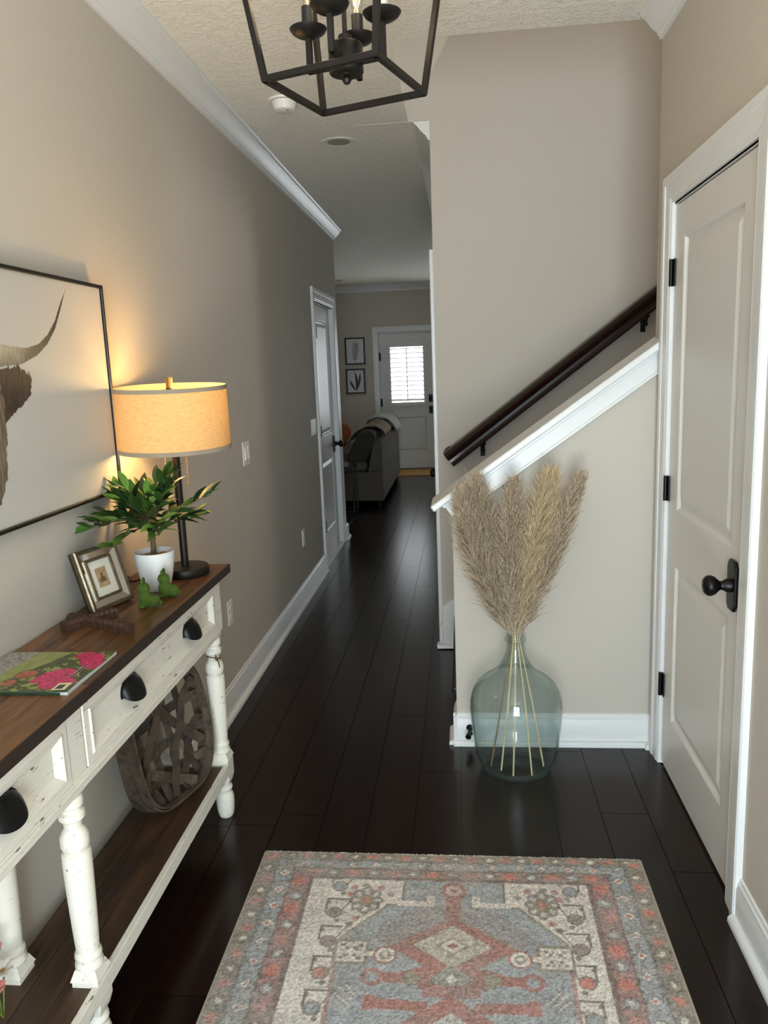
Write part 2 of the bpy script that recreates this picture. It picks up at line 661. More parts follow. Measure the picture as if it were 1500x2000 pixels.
CZ = H - .092
struct(mould('trim_crown_left', CROWN, (XL, YF), (XL, 4.83), (1, 0), CZ))
struct(mould('trim_crown_left_far', CROWN, (XL, 4.832), (XL, YE), (1, 0), CZ))
struct(mould('trim_crown_right', CROWN, (XR, YF), (XR, 3.12), (-1, 0), CZ))
struct(mould('trim_crown_hall', CROWN, (XH, YS), (XH, 7.6), (-1, 0), CZ))
struct(mould('trim_crown_back', CROWN, (-4.75, YB), (1.55, YB), (0, -1), CZ))
struct(mould('trim_crown_living', CROWN, (-4.75, YE), (XL, YE), (0, 1), CZ))
struct(mould('baseboard_left', BASE, (XL, YF), (XL, 5.86), (1, 0), 0))
struct(mould('baseboard_left_far', BASE, (XL, 6.94), (XL, YE + .03), (1, 0), 0))
struct(mould('baseboard_right', BASE, (XR, YF), (XR, 2.005), (-1, 0), 0))
struct(mould('baseboard_right_far', BASE, (XR, 2.985), (XR, YK), (-1, 0), 0))
struct(mould('baseboard_knee', BASE, (-.06, YK), (XR, YK), (0, -1), 0))
struct(mould('baseboard_knee_end', BASE, (-.045, YK + .12), (-.045, YK - .02), (-1, 0), 0))
struct(mould('baseboard_hall_right', BASE, (XH, 5.21), (XH, 7.6), (-1, 0), 0))
struct(mould('baseboard_hall_corner', BASE, (XH, YS), (XH, 4.2), (-1, 0), 0))
struct(mould('baseboard_back', BASE, (-4.75, YB), (-1.32, YB), (0, -1), 0))
struct(mould('baseboard_back_right', BASE, (-.29, YB), (1.55, YB), (0, -1), 0))
struct(mould('baseboard_living', BASE, (-4.75, YE), (XL, YE), (0, 1), 0))

# knee wall cap + fascia
ang = math.atan(SL)
dx, dzv = math.cos(ang), math.sin(ang)
cap = MB()
x0c, x1c = -.10, XR
pn = Vector((-dzv, 0, dx))      # normal of the slope


def slopebox(mb, xa, xb, off0, off1, y0, y1, plumb=False):
    A = Vector((xa, 0, kz(xa)))
    B = Vector((xb, 0, kz(xb)))
    P = []
    for y in (y0, y1):
        P += [A + pn * off0 + Vector((0, y, 0)), B + pn * off0 + Vector((0, y, 0)), B + pn * off1 + Vector((0, y, 0)), A + pn * off1 + Vector((0, y, 0))]
    mb.add(P, [(0, 3, 2, 1), (4, 5, 6, 7), (0, 1, 5, 4), (1, 2, 6, 5), (2, 3, 7, 6), (3, 0, 4, 7)])


slopebox(cap, -.085, XR + .06, .052, .078, YK - .05, YK + .165)
struct(cap.build('trim_knee_cap', MT['trim'], bevel=.006))
fa = MB()
slopebox(fa, -.05, XR + .05, -.012, .052, YK - .018, YK + .138)
slopebox(fa, -.055, XR + .05, .040, .0518, YK - .028, YK + .146)
slopebox(fa, -.05, XR + .05, -.020, -.010, YK - .025, YK + .14)
struct(fa.build('trim_knee_fascia', MT['trim'], bevel=.002))

# stairs
st = thing('staircase', (-.06, 3.66, 0), 'dark wood staircase with white risers behind the half wall', 'staircase')
for i in range(13):
    x = -.04 + i * .27
    z = .19 * (i + 1)
    MB().box(x, x + .02, YK + .121, YS - .022, z - .19, z - .03).build('riser', MT['trim'] if i else MT['tread'], st)
    MB().box(x - .024, x + .27, YK + .121, YS - .022, z - .03, z).build('tread', MT['tread'], st, bevel=.008)
sk = [(XH + .005, YS, 0), (.0, YS, 0), (3.4, YS, .70 * 3.4 - .02), (3.4, YS, .7 * 3.4 + .33), (XH + .005, YS, .235)]
sk = [(XH + .004, YS, 0), (.05, YS, 0), (3.4, YS, 2.3), (3.4, YS, 2.3 + .42), (XH + .004, YS, .235)]
struct(MB().prism(sk, (0, -.02, 0)).build('trim_stair_skirt', MT['trim']))
struct(mould('baseboard_stair_shoe', [(0, 0), (.02, 0), (.018, .014), (.008, .02), (0, .02)], (XH - .03, YS - .02), (-.045, YS - .02), (0, -1), 0))

# handrail on the stair back wall
hr = thing('handrail', (-.09, YS, 1.0), 'dark espresso wood handrail mounted on the stair wall with black brackets', 'handrail')
prof = [(-.028, -.045), (.028, -.045), (.030, -.032), (.022, -.022), (.022, -.008), (.034, .006), (.036, .022), (.026, .038), (0, .045), (-.026, .038), (-.036, .022), (-.034, .006), (-.022, -.008), (-.022, -.022), (-.030, -.032)]
dirv = Vector((1, 0, .747)).normalized()
pnr = Vector((-dirv.z, 0, dirv.x))
c0 = Vector((-.075, YS - .085, 1.058))
Lr = 3.0
MB().prism([c0 + Vector((0, a, 0)) + pnr * b for a, b in prof], dirv * Lr).build('rail', MT['rail'], hr, smooth=35)
MB().lathe([(.0, -.012), (.034, -.012), (.038, -.004), (.038, .004), (.030, .01)], (-.06, YS - .045, 1.085), 20, (0, 1, 0)).build('rail_end', MT['rail'], hr, smooth=True)
MB().box(-.085, -.035, YS - .085, YS, 1.05, 1.11).build('rail_return', MT['rail'], hr, bevel=.012)
for bx in (.107, .92, 1.9):
    bz = c0.z + (bx - c0.x) * .747 - .05
    b = MB().tube([(bx, YS - .006, bz - .045), (bx, YS - .05, bz - .045), (bx, YS - .082, bz - .025), (bx, YS - .085, bz + .012)], .008, 8)
    b.obox((bx, YS - .004, bz - .05), (.012, 0, 0), (0, .004, 0), (0, 0, .032))
    b.lathe([(.0, 0), (.013, .003), (.016, .012), (.006, .022)], (bx, YS - .085, bz - .018), 10)
    b.ell((bx, YS - .06, bz - .045), (.012, .012, .012), 10, 6)
    b.build('bracket', MT['black'], hr, smooth=True)


# ------------------------------------------------------------------ doors
def fr_mat(o, ux, nrm):
    """frame with local x along ux, local y along outward normal, z up"""
    ux, nrm = Vector(ux), Vector(nrm)
    m = Matrix((ux, nrm, Vector((0, 0, 1)))).transposed().to_4x4()
    m.translation = Vector(o)
    return m


def rings(mb, x0, x1, z0, z1, steps):
    """panel moulding: list of (inset, depth) rings, filled in the middle. local y is outward"""
    base = len(mb.v)
    V = []
    for ins, d in steps:
        V += [(x0 + ins, d, z0 + ins), (x1 - ins, d, z0 + ins), (x1 - ins, d, z1 - ins), (x0 + ins, d, z1 - ins)]
    F = []
    for j in range(len(steps) - 1):
        for i in range(4):
            F.append((j * 4 + i, j * 4 + (i + 1) % 4, (j + 1) * 4 + (i + 1) % 4, (j + 1) * 4 + i))
    L = (len(steps) - 1) * 4
    F.append((L, L + 1, L + 2, L + 3))
    mb.add(V, F)


PSTEP = [(0, 0), (.004, -.002), (.012, -.011), (.022, -.012), (.05, -.003)]


def leaf_mesh(w, h, panels, t=.035):
    mb = MB()
    xs = sorted({0, w} | {p[0] for p in panels} | {p[1] for p in panels})
    zs = sorted({0, h} | {p[2] for p in panels} | {p[3] for p in panels})
    for i in range(len(xs) - 1):
        for j in range(len(zs) - 1):
            cx, cz = (xs[i] + xs[i + 1]) / 2, (zs[j] + zs[j + 1]) / 2
            if any(p[0] < cx < p[1] and p[2] < cz < p[3] for p in panels):
                continue
            mb.box(xs[i], xs[i + 1], -t, 0, zs[j], zs[j + 1])
    return mb


def knob(mbM, x, z, parent, plate=True):
    if plate:
        p = [(x - .033, 0, z - .055), (x - .02, 0, z - .072), (x + .02, 0, z - .072), (x + .033, 0, z - .055), (x + .033, 0, z + .055), (x + .02, 0, z + .072), (x - .02, 0, z + .072), (x - .033, 0, z + .055)]
        MB().prism(p, (0, .011, 0)).xf(mbM).build('backplate', MT['black'], parent, bevel=.004)
    MB().lathe([(.0, .0), (.019, .0), (.019, .016), (.014, .024), (.012, .032), (.018, .040), (.026, .048), (.0295, .058), (.028, .068), (.02, .076), (.0, .079)], (x, .006, z), 20, (0, 1, 0)).xf(mbM).build('knob', MT['black'], parent, smooth=True)


def hinge(mbM, x, z, parent, h=.09):
    b = MB().lathe([(.0, -h / 2), (.007, -h / 2), (.007, h / 2), (.0, h / 2)], (x, .009, z), 10)
    b.box(x - .004, x + .022, -.001, .003, z - h / 2, z + h / 2)
    b.xf(mbM).build('hinge', MT['black'], parent, smooth=True)


def casing(name, mbM, w, h, cw=.09, gap=.012, parent=None):
    """three sided casing around an opening of w x h"""
    o0, o1 = 0.006, cw + gap
    pr = [(o0, 0), (o0, .009), (o0 + .006, .012), (o0 + .012, .010), (o0 + .018, .014), (o1 - .034, .016), (o1 - .030, .020), (o1 - .006, .021), (o1, .017), (o1, 0)]
    V = []
    for o_, t_ in pr:
        V += [(-o_, t_, 0), (-o_, t_, h + o_), (w + o_, t_, h + o_), (w + o_, t_, 0)]
    n_ = len(pr)
    F = [(i * 4 + j, i * 4 + j + 1, ((i + 1) % n_) * 4 + j + 1, ((i + 1) % n_) * 4 + j) for i in range(n_) for j in range(3)]
    F += [tuple(i * 4 for i in range(n_)), tuple(i * 4 + 3 for i in range(n_))]
    mb = MB().add(V, F)
    mb.xf(mbM)
    o = mb.build(name, MT['trim'], parent)
    if parent is None:
        struct(o)
    return o


def jamb(mbM, w, h, depth, parent):
    mb = MB()
    mb.box(-.012, 0, -depth, .0, 0, h + .012).box(w, w + .012, -depth, 0, 0, h + .012).box(-.012, w + .012, -depth, 0, h, h + .012)
    mb.box(0, .014, -depth, -.04, 0, h).box(w - .014, w, -depth, -.04, 0, h).box(0, w, -depth, -.04, h - .014, h)
    mb.xf(mbM).build('jamb', MT['trim'], parent)


def panel_door(name, org, ux, nrm, w, panels, hinge_side, knob_side, inset=.003, h=2.03, knobz=.93, dh=.0, hinges=True):
    Mx = fr_mat(org, ux, nrm)
    root = thing(name, org, kind='structure')
    Ml = Mx @ Matrix.Translation((0, -inset, .012))
    leaf_mesh(w, h, panels).xf(Ml).build('leaf', MT['door'], root)
    for p in panels:
        mb = MB()
        rings(mb, *p, PSTEP)
        mb.xf(Ml).build('panel', MT['door'], root, recalc=False)
        MB().box(p[0], p[1], -.035, -.016, p[2], p[3]).xf(Ml).build('panel_back', MT['door'], root)
    jamb(Mx @ Matrix.Translation((-.004, 0, 0)), w + .008, h + .018, .1, root)
    if hinges:
        for z in (.325, 1.075, 1.825):
            hx = -.002 if hinge_side == 0 else w + .002
            hinge(Mx if hinge_side == 0 else Mx, hx if hinge_side == 0 else hx - .02, z, root)
    kx = .065 if knob_side == 0 else w - .065
    knob(Ml, kx, knobz - .012, root)
    return root, Mx


# right closet door: local x runs toward the camera (-y), outward normal -x
dw = .778
pan = [(.108, dw - .108, .21, .80), (.108, dw - .108, 1.0, 1.92)]
d1, M1 = panel_door('door_1', (XR, 2.883, 0), (0, -1, 0), (-1, 0, 0), dw, pan, 0, 1, knobz=.915)
casing('trim_door_right', M1, dw, 2.05)
# hall left door: local x runs away from the camera (+y), outward normal +x
dw2 = .86
pan2 = [(.115, dw2 - .125, .215, .80), (.115, dw2 - .125, 1.0, 1.92)]
d2, M2 = panel_door('door_2', (XL, 5.97, 0), (0, 1, 0), (1, 0, 0), dw2, pan2, 0, 1, inset=.03, knobz=.905)
casing('trim_door_hall', M2, dw2, 2.05)
# threshold shoe under the hall door
struct(MB().box(XL - .03, XL + .006, 5.97, 6.83, 0, .016).build('trim_threshold_hall', MT['trim']))
# closet door on the hall right wall
d3, M3 = panel_door('door_3', (XH, 5.105, 0), (0, -1, 0), (-1, 0, 0), .81, [(.11, .70, .21, .80), (.11, .70, 1.0, 1.92)], 1, 0, knobz=.86)
casing('trim_door_closet', M3, .81, 2.05, cw=.068)

# back door with shuttered glass
M4 = fr_mat((-1.206, YB, 0), (1, 0, 0), (0, -1, 0))
d4 = thing('door_4', (-1.206, YB, 0), kind='structure')
bw = .808
gx0, gx1, gz0, gz1 = .150, .662, .99, 1.86
Ml = M4 @ Matrix.Translation((0, -.02, .012))
leaf_mesh(bw, 2.02, [(gx0, gx1, gz0, gz1), (.15, .68, .25, .78)]).xf(Ml).build('leaf', MT['door'], d4)
mb = MB()
rings(mb, .15, .68, .25, .78, PSTEP)
mb.xf(Ml).build('panel', MT['door'], d4, recalc=False)
MB().box(.15, .68, -.035, -.016, .25, .78).xf(Ml).build('panel_back', MT['door'], d4)
MB().box(gx0, gx1, -.022, -.018, gz0, gz1).xf(Ml).build('glass_pane', MT['clear'], d4)
jamb(M4 @ Matrix.Translation((-.006, 0, 0)), bw + .012, 2.036, .12, d4)
casing('trim_door_back', M4, bw, 2.04, cw=.085)
sh = MB()
for (a, b, c, d) in ((gx0 - .035, gx0 + .012, gz0 - .035, gz1 + .05), (gx1 - .012, gx1 + .035, gz0 - .035, gz1 + .05), (gx0, gx1, gz0 - .035, gz0 + .012), (gx0, gx1, gz1 - .04, gz1 + .05)):
    sh.box(a, b, 0, .04, c, d)
sf = sh.xf(Ml).build('shutter_frame', MT['door'], d4, bevel=.003)
nl = 12
for i in range(nl):
    z = gz0 + .045 + i * (gz1 - gz0 - .12) / (nl - 1)
    MB().obox(((gx0 + gx1) / 2, .02, z), ((gx1 - gx0) / 2 - .012, 0, 0), (0, .026, .015), (0, -.0018, .0032)).xf(Ml).build('louver', MT['trim'], d4)
MB().box((gx0 + gx1) / 2 - .006, (gx0 + gx1) / 2 + .006, .048, .058, gz0 + .03, gz1 - .06).xf(Ml).build('tilt_rod', MT['door'], d4)
for z in (1.05, .88):
    b = MB().box(bw - .09, bw - .03, 0, .02, z - .055, z + .055)
    b.lathe([(.0, .0), (.022, 0), (.02, .03), (.0, .034)], (bw - .06, .015, z), 14, (0, 1, 0))
    b.xf(Ml).build('deadbolt' if z > 1 else 'latch_plate', MT['black'], d4, bevel=.004)
for z in (.35, 1.02, 1.7):
    hinge(M4, -.002, z, d4, .12)
struct(MB().box(-1.206, -.398, YB - .03, YB + .1, 0, .012).build('trim_threshold_back', MT['bronze']))

# ------------------------------------------------------------------ console table
ZT = .907
TX0, TX1, TY0, TY1 = -1.083, -.80, .44, 2.528
ct = thing('console_table', (-.94, 1.48, 0), 'long distressed white console table with turned legs and brown plank top', 'table')
nb = 4
bwid = (TX1 - TX0 - .0) / nb
for i in range(nb):
    x = TX0 + i * bwid
    cuts = [TY0, TY0 + rnd.uniform(.7, 1.3), TY1] if i in (1, 3) else [TY0, TY1]
    for a, b in zip(cuts, cuts[1:]):
        MB().box(x + .0004, x + bwid - .0004, a, b - (.0008 if b < TY1 else 0), ZT - .028, ZT).build('board', MT['tabletop'], ct, bevel=.0012, seg=1)
# dark edge banding
MB().box(TX1 - .0005, TX1 + .003, TY0, TY1 + .003, ZT - .029, ZT - .001).box(TX0, TX1, TY1, TY1 + .003, ZT - .029, ZT - .001).build('edge_band', MT['topedge'], ct)
FX = -.832     # front face plane of posts
LY = (.50, 1.48, 2.475)
LXF, LXB = -.862, -1.045
# aprons and body
MB().box(LXB - .02, FX - .02, .53, 2.45, .665, .675).build('drawer_bottom', MT['distress'], ct)
MB().box(LXB - .025, LXB - .01, .47, 2.50, .67, ZT - .028).build('back_apron', MT['distress'], ct)
for y in (.475, 2.487):
    MB().box(LXB, LXF, y - .012, y + .012, .67, ZT - .028).build('side_apron', MT['distress'], ct)
MB().box(FX - .03, FX - .006, .47, 2.50, ZT - .05, ZT - .028).build('top_rail', MT['distress'], ct)
MB().box(FX - .03, FX + .002, .53, 2.45, .672, .705).build('apron', MT['distress'], ct, bevel=.003)
MB().box(FX - .03, FX + .008, .53, 2.45, .690, .700).build('apron_bead', MT['distress'], ct, bevel=.003)


def leg_mesh(front):
    """turned leg centred on x=y=0"""
    mb = MB()
    q = .030
    # top post
    mb.box(-q, q, -q, q, .690, ZT - .028)
    mb.add([(-q, -q, .690), (q, -q, .690), (q, q, .690), (-q, q, .690), (-q * .75, -q * .75, .662), (q * .75, -q * .75, .662), (q * .75, q * .75, .662), (-q * .75, q * .75, .662)],
           [(0, 1, 5, 4), (1, 2, 6, 5), (2, 3, 7, 6), (3, 0, 4, 7), (4, 5, 6, 7)])
    prof = [(.0, .662), (.024, .662), (.027, .655), (.027, .640), (.022, .634), (.022, .628), (.028, .622), (.028, .610), (.020, .600), (.019, .588), (.026, .578), (.031, .565), (.031, .545), (.027, .536),
            (.024, .533), (.031, .528), (.032, .518), (.031, .45), (.029, .38), (.0265, .31), (.025, .285), (.029, .280), (.030, .272), (.027, .266), (.027, .262), (.031, .256), (.031, .248), (.026, .243), (.026, .228)]
    mb.lathe(prof, n=28)
    # shelf block with coved shoulder
    mb.add([(-q * .8, -q * .8, .246), (q * .8, -q * .8, .246), (q * .8, q * .8, .246), (-q * .8, q * .8, .246), (-q * 1.1, -q * 1.1, .222), (q * 1.1, -q * 1.1, .222), (q * 1.1, q * 1.1, .222), (-q * 1.1, q * 1.1, .222)],
           [(0, 3, 2, 1), (0, 1, 5, 4), (1, 2, 6, 5), (2, 3, 7, 6), (3, 0, 4, 7), (4, 5, 6, 7)])
    mb.box(-q, q, -q, q, .150, .224)
    mb.add([(-q, -q, .150), (q, -q, .150), (q, q, .150), (-q, q, .150), (-q * .8, -q * .8, .128), (q * .8, -q * .8, .128), (q * .8, q * .8, .128), (-q * .8, q * .8, .128)],
           [(0, 1, 5, 4), (1, 2, 6, 5), (2, 3, 7, 6), (3, 0, 4, 7), (4, 5, 6, 7)])
    mb.lathe([(.0, .130), (.022, .130), (.022, .122), (.028, .116), (.029, .108), (.024, .100), (.023, .094), (.028, .088), (.0315, .074), (.0315, .05), (.029, .022), (.025, .004), (.022, 0), (0, 0)], n=28)
    me = mb.mesh('leg')
    me.materials.append(MT['distress'])
    me.polygons.foreach_set('use_smooth', [True] * len(me.polygons))
    me.set_sharp_from_angle(angle=math.radians(38))
    return me


lm = leg_mesh(True)
for y in LY:
    for x in (LXF, LXB):
        inst('leg', lm, Matrix.Translation((x, y, 0)), ct)


def drawer(y0, y1):
    z0, z1 = .707, .852
    w = y1 - y0
    Mx = fr_mat((FX + .002, y0, z0), (0, 1, 0), (1, 0, 0))
    h = z1 - z0
    d = MB().box(0, w, -.02, 0, 0, .018).box(0, w, -.02, 0, h - .018, h).box(0, .022, -.02, 0, .018, h - .018).box(w - .022, w, -.02, 0, .018, h - .018).xf(Mx).build('drawer', MT['distress'], ct)
    m = MB()
    rings(m, .022, w - .022, .018, h - .018, [(0, 0), (.004, .004), (.009, .001), (.024, -.010), (.026, -.010)])
    m.xf(Mx).build('drawer_panel', MT['distress'], d, recalc=False)
    MB().box(.01, w - .01, -.019, -.013, .01, h - .01).xf(Mx).build('drawer_back', MT['distress'], d)
    for t in (.27, .745):
        c = Mx @ Vector((w * t + .005, -.010, h * .52))
        hb = MB()
        # shell cup pull: quarter dome open at the bottom, with a flange
        nu, nv = 18, 8
        V, F = [], []
        for layer, k in ((0, 1.0), (1, .90)):
            for j in range(nv + 1):
                for i in range(nu + 1):
                    th = PI * i / nu              # along the width
                    ph = PI / 2 * j / nv          # from the wall line outwards and down
                    yy = -math.cos(th) * .047
                    s_ = math.sin(th) ** .8
                    zz = s_ * .034 * math.cos(ph) - (.006 + .020 * s_) * math.sin(ph) ** 2
                    xx = .003 + s_ * .034 * math.sin(ph)
                    V.append((c.x + xx * k, c.y + yy * k, c.z + zz * k))
        n1 = (nu + 1) * (nv + 1)
        for j in range(nv):
            for i in range(nu):
                a = j * (nu + 1) + i
                F.append((a, a + 1, a + nu + 2, a + nu + 1))
                F.append((n1 + a, n1 + a + nu + 1, n1 + a + nu + 2, n1 + a + 1))
        for i in range(nu):
            a = nv * (nu + 1) + i
            F.append((a, a + 1, n1 + a + 1, n1 + a))
        hb.add(V, F)
        hb.prism([(c.x, c.y + math.cos(q) * .052, c.z + max(math.sin(q), -.25) * .038) for q in [2 * PI * i / 24 for i in range(24)]], (.003, 0, 0))
        hb.build('cup_handle', MT['black'], d, smooth=50)
    return d


drawer(1.518, 2.437)
drawer(.538, 1.442)
# lower shelf
for i in range(3):
    x = -1.062 + i * .0745
    MB().box(x + .0006, x + .0745 - .0006, .44, 2.43, .186, .208).build('shelf_board', MT['shelfwood'], ct, bevel=.0012, seg=1)
MB().box(-.846, -.829, .53, 2.445, .170, .212).build('shelf_rail', MT['distress'], ct, bevel=.002)
for y in (.47, 2.44):
    MB().box(LXB + .03, LXF - .03, y, y + .02, .166, .187).build('shelf_end_rail', MT['distress'], ct)
# twine tied around the leg
tw = MB()
P = []
for i in range(26):
    q = 2 * PI * i / 25
    P.append((LXF + .0225 * math.cos(q), 2.475 + .0225 * math.sin(q), .592 - .008 * math.sin(q + .6)))
tw.tube(P, .0022, 6)
tw.tube([(LXF + .018, 2.458, .594), (LXF + .022, 2.44, .602), (LXF + .026, 2.418, .62), (LXF + .022, 2.428, .6), (LXF + .02, 2.452, .588)], .002, 6)
tw.tube([(LXF + .018, 2.455, .594), (LXF + .026, 2.446, .584), (LXF + .028, 2.446, .566)], .002, 6)
tag(tw.build('twine', simple('brown_twine', (104, 76, 56), .9, var=.2), smooth=True), 'brown twine knotted around the top of a white table leg', 'string')

# ------------------------------------------------------------------ wall art
PY0, PY1, PZ0, PZ1 = 1.10, 2.315, 1.200, 1.815
pa = thing('wall_picture', (XL, (PY0 + PY1) / 2, PZ0), 'large black framed print of a shaggy horned cow on white', 'picture')
fwid, fdep = .0105, .038
f = MB()
X0, X1 = XL, XL + fdep
f.box(X0, X1, PY0, PY1, PZ0, PZ0 + fwid).box(X0, X1, PY0, PY1, PZ1 - fwid, PZ1).box(X0, X1, PY0, PY0 + fwid, PZ0, PZ1).box(X0, X1, PY1 - fwid, PY1, PZ0, PZ1)
f.build('frame', simple('black_picture_frame', (20, 18, 17), .35, var=.1), pa, bevel=.002)
bronze_edge = MB().box(X1 - .002, X1 + .001, PY0 + .004, PY1 - .004, PZ1 - .008, PZ1 - .004).box(X1 - .002, X1 + .001, PY0 + .004, PY1 - .004, PZ0 + .004, PZ0 + .008)
bronze_edge.build('frame_bead', MT['bronze'], pa)


def vnoise(a, b, seed=0):
    rs = np.random.RandomState(seed)
    T = rs.rand(257, 257)
    ai, bi = np.floor(a).astype(int), np.floor(b).astype(int)
    fa, fb = a - ai, b - bi
    fa = fa * fa * (3 - 2 * fa)
    fb = fb * fb * (3 - 2 * fb)
    g = lambda i, j: T[i % 257, j % 257]
    return (g(ai, bi) * (1 - fa) + g(ai + 1, bi) * fa) * (1 - fb) + (g(ai, bi + 1) * (1 - fa) + g(ai + 1, bi + 1) * fa) * fb


def inpoly(px, py, poly):
    r = np.zeros(px.shape, bool)
    n = len(poly)
    for i in range(n):
        x1, y1 = poly[i]
        x2, y2 = poly[(i + 1) % n]
        if y1 == y2:
            continue
        c = (y1 > py) != (y2 > py)
        r ^= c & (px < (x2 - x1) * (py - y1) / (y2 - y1) + x1)
    return r


def grid_obj(name, P, C, mat, parent=None, smooth=True):
    """P (n,m,3) positions, C (n,m,3) linear colours"""
    n, m, _ = P.shape
    me = bpy.data.meshes.new(name)
    idx = np.arange(n * m).reshape(n, m)
    q = np.stack([idx[:-1, :-1], idx[1:, :-1], idx[1:, 1:], idx[:-1, 1:]], -1).reshape(-1, 4)
    me.vertices.add(n * m)
    me.vertices.foreach_set('co', P.reshape(-1).astype(np.float32))
    nq = len(q)
    me.loops.add(nq * 4)
    me.loops.foreach_set('vertex_index', q.reshape(-1).astype(np.int32))
    me.polygons.add(nq)
    me.polygons.foreach_set('loop_start', np.arange(0, nq * 4, 4, dtype=np.int32))
    me.polygons.foreach_set('loop_total', np.full(nq, 4, np.int32))
    me.update(calc_edges=True)
    me.validate()
    at = me.attributes.new('col', 'FLOAT_COLOR', 'POINT')
    c4 = np.concatenate([C, np.ones((n, m, 1))], -1)
    at.data.foreach_set('color', c4.reshape(-1).astype(np.float32))
    me.materials.append(mat)
    if smooth:
        me.polygons.foreach_set('use_smooth', [True] * nq)
    o = bpy.data.objects.new(name, me)
    COL.objects.link(o)
    attach(o, parent)
    return o


def srgb_arr(c):
    return np.array(lin(c))


yy, zz = np.meshgrid(np.arange(PY0 + fwid, PY1 - fwid + 1e-6, .0022), np.arange(PZ0 + fwid, PZ1 - fwid + 1e-6, .0022), indexing='ij')
cy = 1.63
my = cy + np.abs(yy - cy)             # mirrored animal
C = np.ones(yy.shape + (3,)) * srgb_arr((192, 187, 178))
n1 = vnoise(yy * 260, zz * 60, 1)
n2 = vnoise(yy * 60, zz * 60, 2)


def put(mask, col, amt=1.0):
    a = (mask * amt)[..., None]
    C[:] = C * (1 - a) + np.asarray(col) * a


horn = [(2.092, 1.785), (2.051, 1.728), (2.012, 1.676), (1.965, 1.637), (1.908, 1.607), (1.836, 1.585), (1.741, 1.579), (1.66, 1.585), (1.66, 1.636), (1.751, 1.632), (1.799, 1.627), (1.864, 1.625), (1.922, 1.636), (1.97, 1.66), (2.017, 1.699), (2.05, 1.74)]
horn = [(y_ + .006 * (1 if z_ > 1.6 else 0), z_) for y_, z_ in horn]
ear = [(1.70, 1.575), (1.802, 1.580), (1.853, 1.574), (1.873, 1.549), (1.865, 1.513), (1.82, 1.486), (1.77, 1.464), (1.729, 1.446), (1.69, 1.42)]
face = [(1.60, 1.64), (1.72, 1.60), (1.73, 1.45), (1.727, 1.415), (1.709, 1.348), (1.692, 1.299), (1.672, 1.268), (1.60, 1.255)]
mh = inpoly(my, zz, horn)
t = np.clip((my - 1.70) / .38, 0, 1)[..., None]
hc = (1 - t) * srgb_arr((188, 174, 152)) + t * srgb_arr((44, 36, 30))
shd = np.clip((1.60 + np.maximum(0, my - 1.84) * .72 - zz) / .02 * .5 + .5, 0, 1)
hc = hc * (1 - .5 * shd[..., None]) * (.75 + .5 * n1[..., None])
C[mh] = hc[mh]
wob = .012 * (vnoise(yy * 90, zz * 90, 3) - .5) + .01 * (n1 - .5)
me_ = inpoly(my + wob, zz + wob, ear)
ec = srgb_arr((64, 52, 43)) * (.45 + .9 * n1[..., None])
C[me_] = ec[me_]
mf = inpoly(my + wob - .014, zz, face)
fc = srgb_arr((118, 102, 84)) * (.4 + 1.0 * vnoise(yy * 300, zz * 30, 5)[..., None])
C[mf] = fc[mf]
P = np.stack([np.full(yy.shape, XL + .031), yy, zz], -1)
grid_obj('print', P, C, attr_mat('cow_print_canvas', .6, 900, .05), pa)
MB().box(XL + .004, XL + .029, PY0 + fwid, PY1 - fwid, PZ0 + fwid, PZ1 - fwid).build('backing', MT['topedge'], pa)

# ------------------------------------------------------------------ table lamp
LC = Vector((-.905, 2.398, ZT))
lamp = thing('table_lamp', LC, 'lit table lamp with wide linen drum shade and dark pole', 'lamp')
MB().lathe([(0, 0), (.074, 0), (.076, .003), (.076, .024), (.073, .028), (0, .028)], LC, 40).build('base', MT['bronze'], lamp, smooth=True)
MB().lathe([(.0, .028), (.0125, .028), (.0125, .60), (.0, .60)], LC + Vector((0, 0, 0)), 16).build('pole', MT['bronze'], lamp, smooth=True)
MB().lathe([(.0, .590), (.0105, .590), (.0105, .632), (.0, .632)], LC, 16).build('finial', simple('brass_wood_finial', (128, 96, 58), .4, metal=.4), lamp, smooth=True)
SR, sz0, sz1 = .176, .404, .600
sh_ = MB()
sh_.lathe([(SR, sz0), (SR - .003, sz1)], LC, 64, cap=False)
TLT = Matrix.Translation(LC + Vector((0, 0, .505))) @ Matrix.Rotation(math.radians(2.5), 4, Vector((.94, .34, 0))) @ Matrix.Translation(-LC - Vector((0, 0, .5)))
so = sh_.xf(TLT).build('shade', MT['shade'], lamp, smooth=True)
for a, b, rr in ((sz0 - .001, sz0 + .012, SR), (sz1 - .012, sz1 + .001, SR - .003)):
    MB().lathe([(rr - .0015, a), (rr + .0015, a), (rr + .0015, b), (rr - .0015, b), (rr - .0015, a)], LC, 64, cap=False).xf(TLT).build('shade_trim', MT['band'], lamp, smooth=True)
sp = MB()
for i in range(3):
    q = 2 * PI * i / 3 + .5
    sp.tube([LC + Vector((.01 * math.cos(q), .01 * math.sin(q), sz1 - .02)), LC + Vector(((SR - .005) * math.cos(q), (SR - .005) * math.sin(q), sz1 - .006))], .0018, 6)
sp.build('spider', MT['bronze'], lamp)
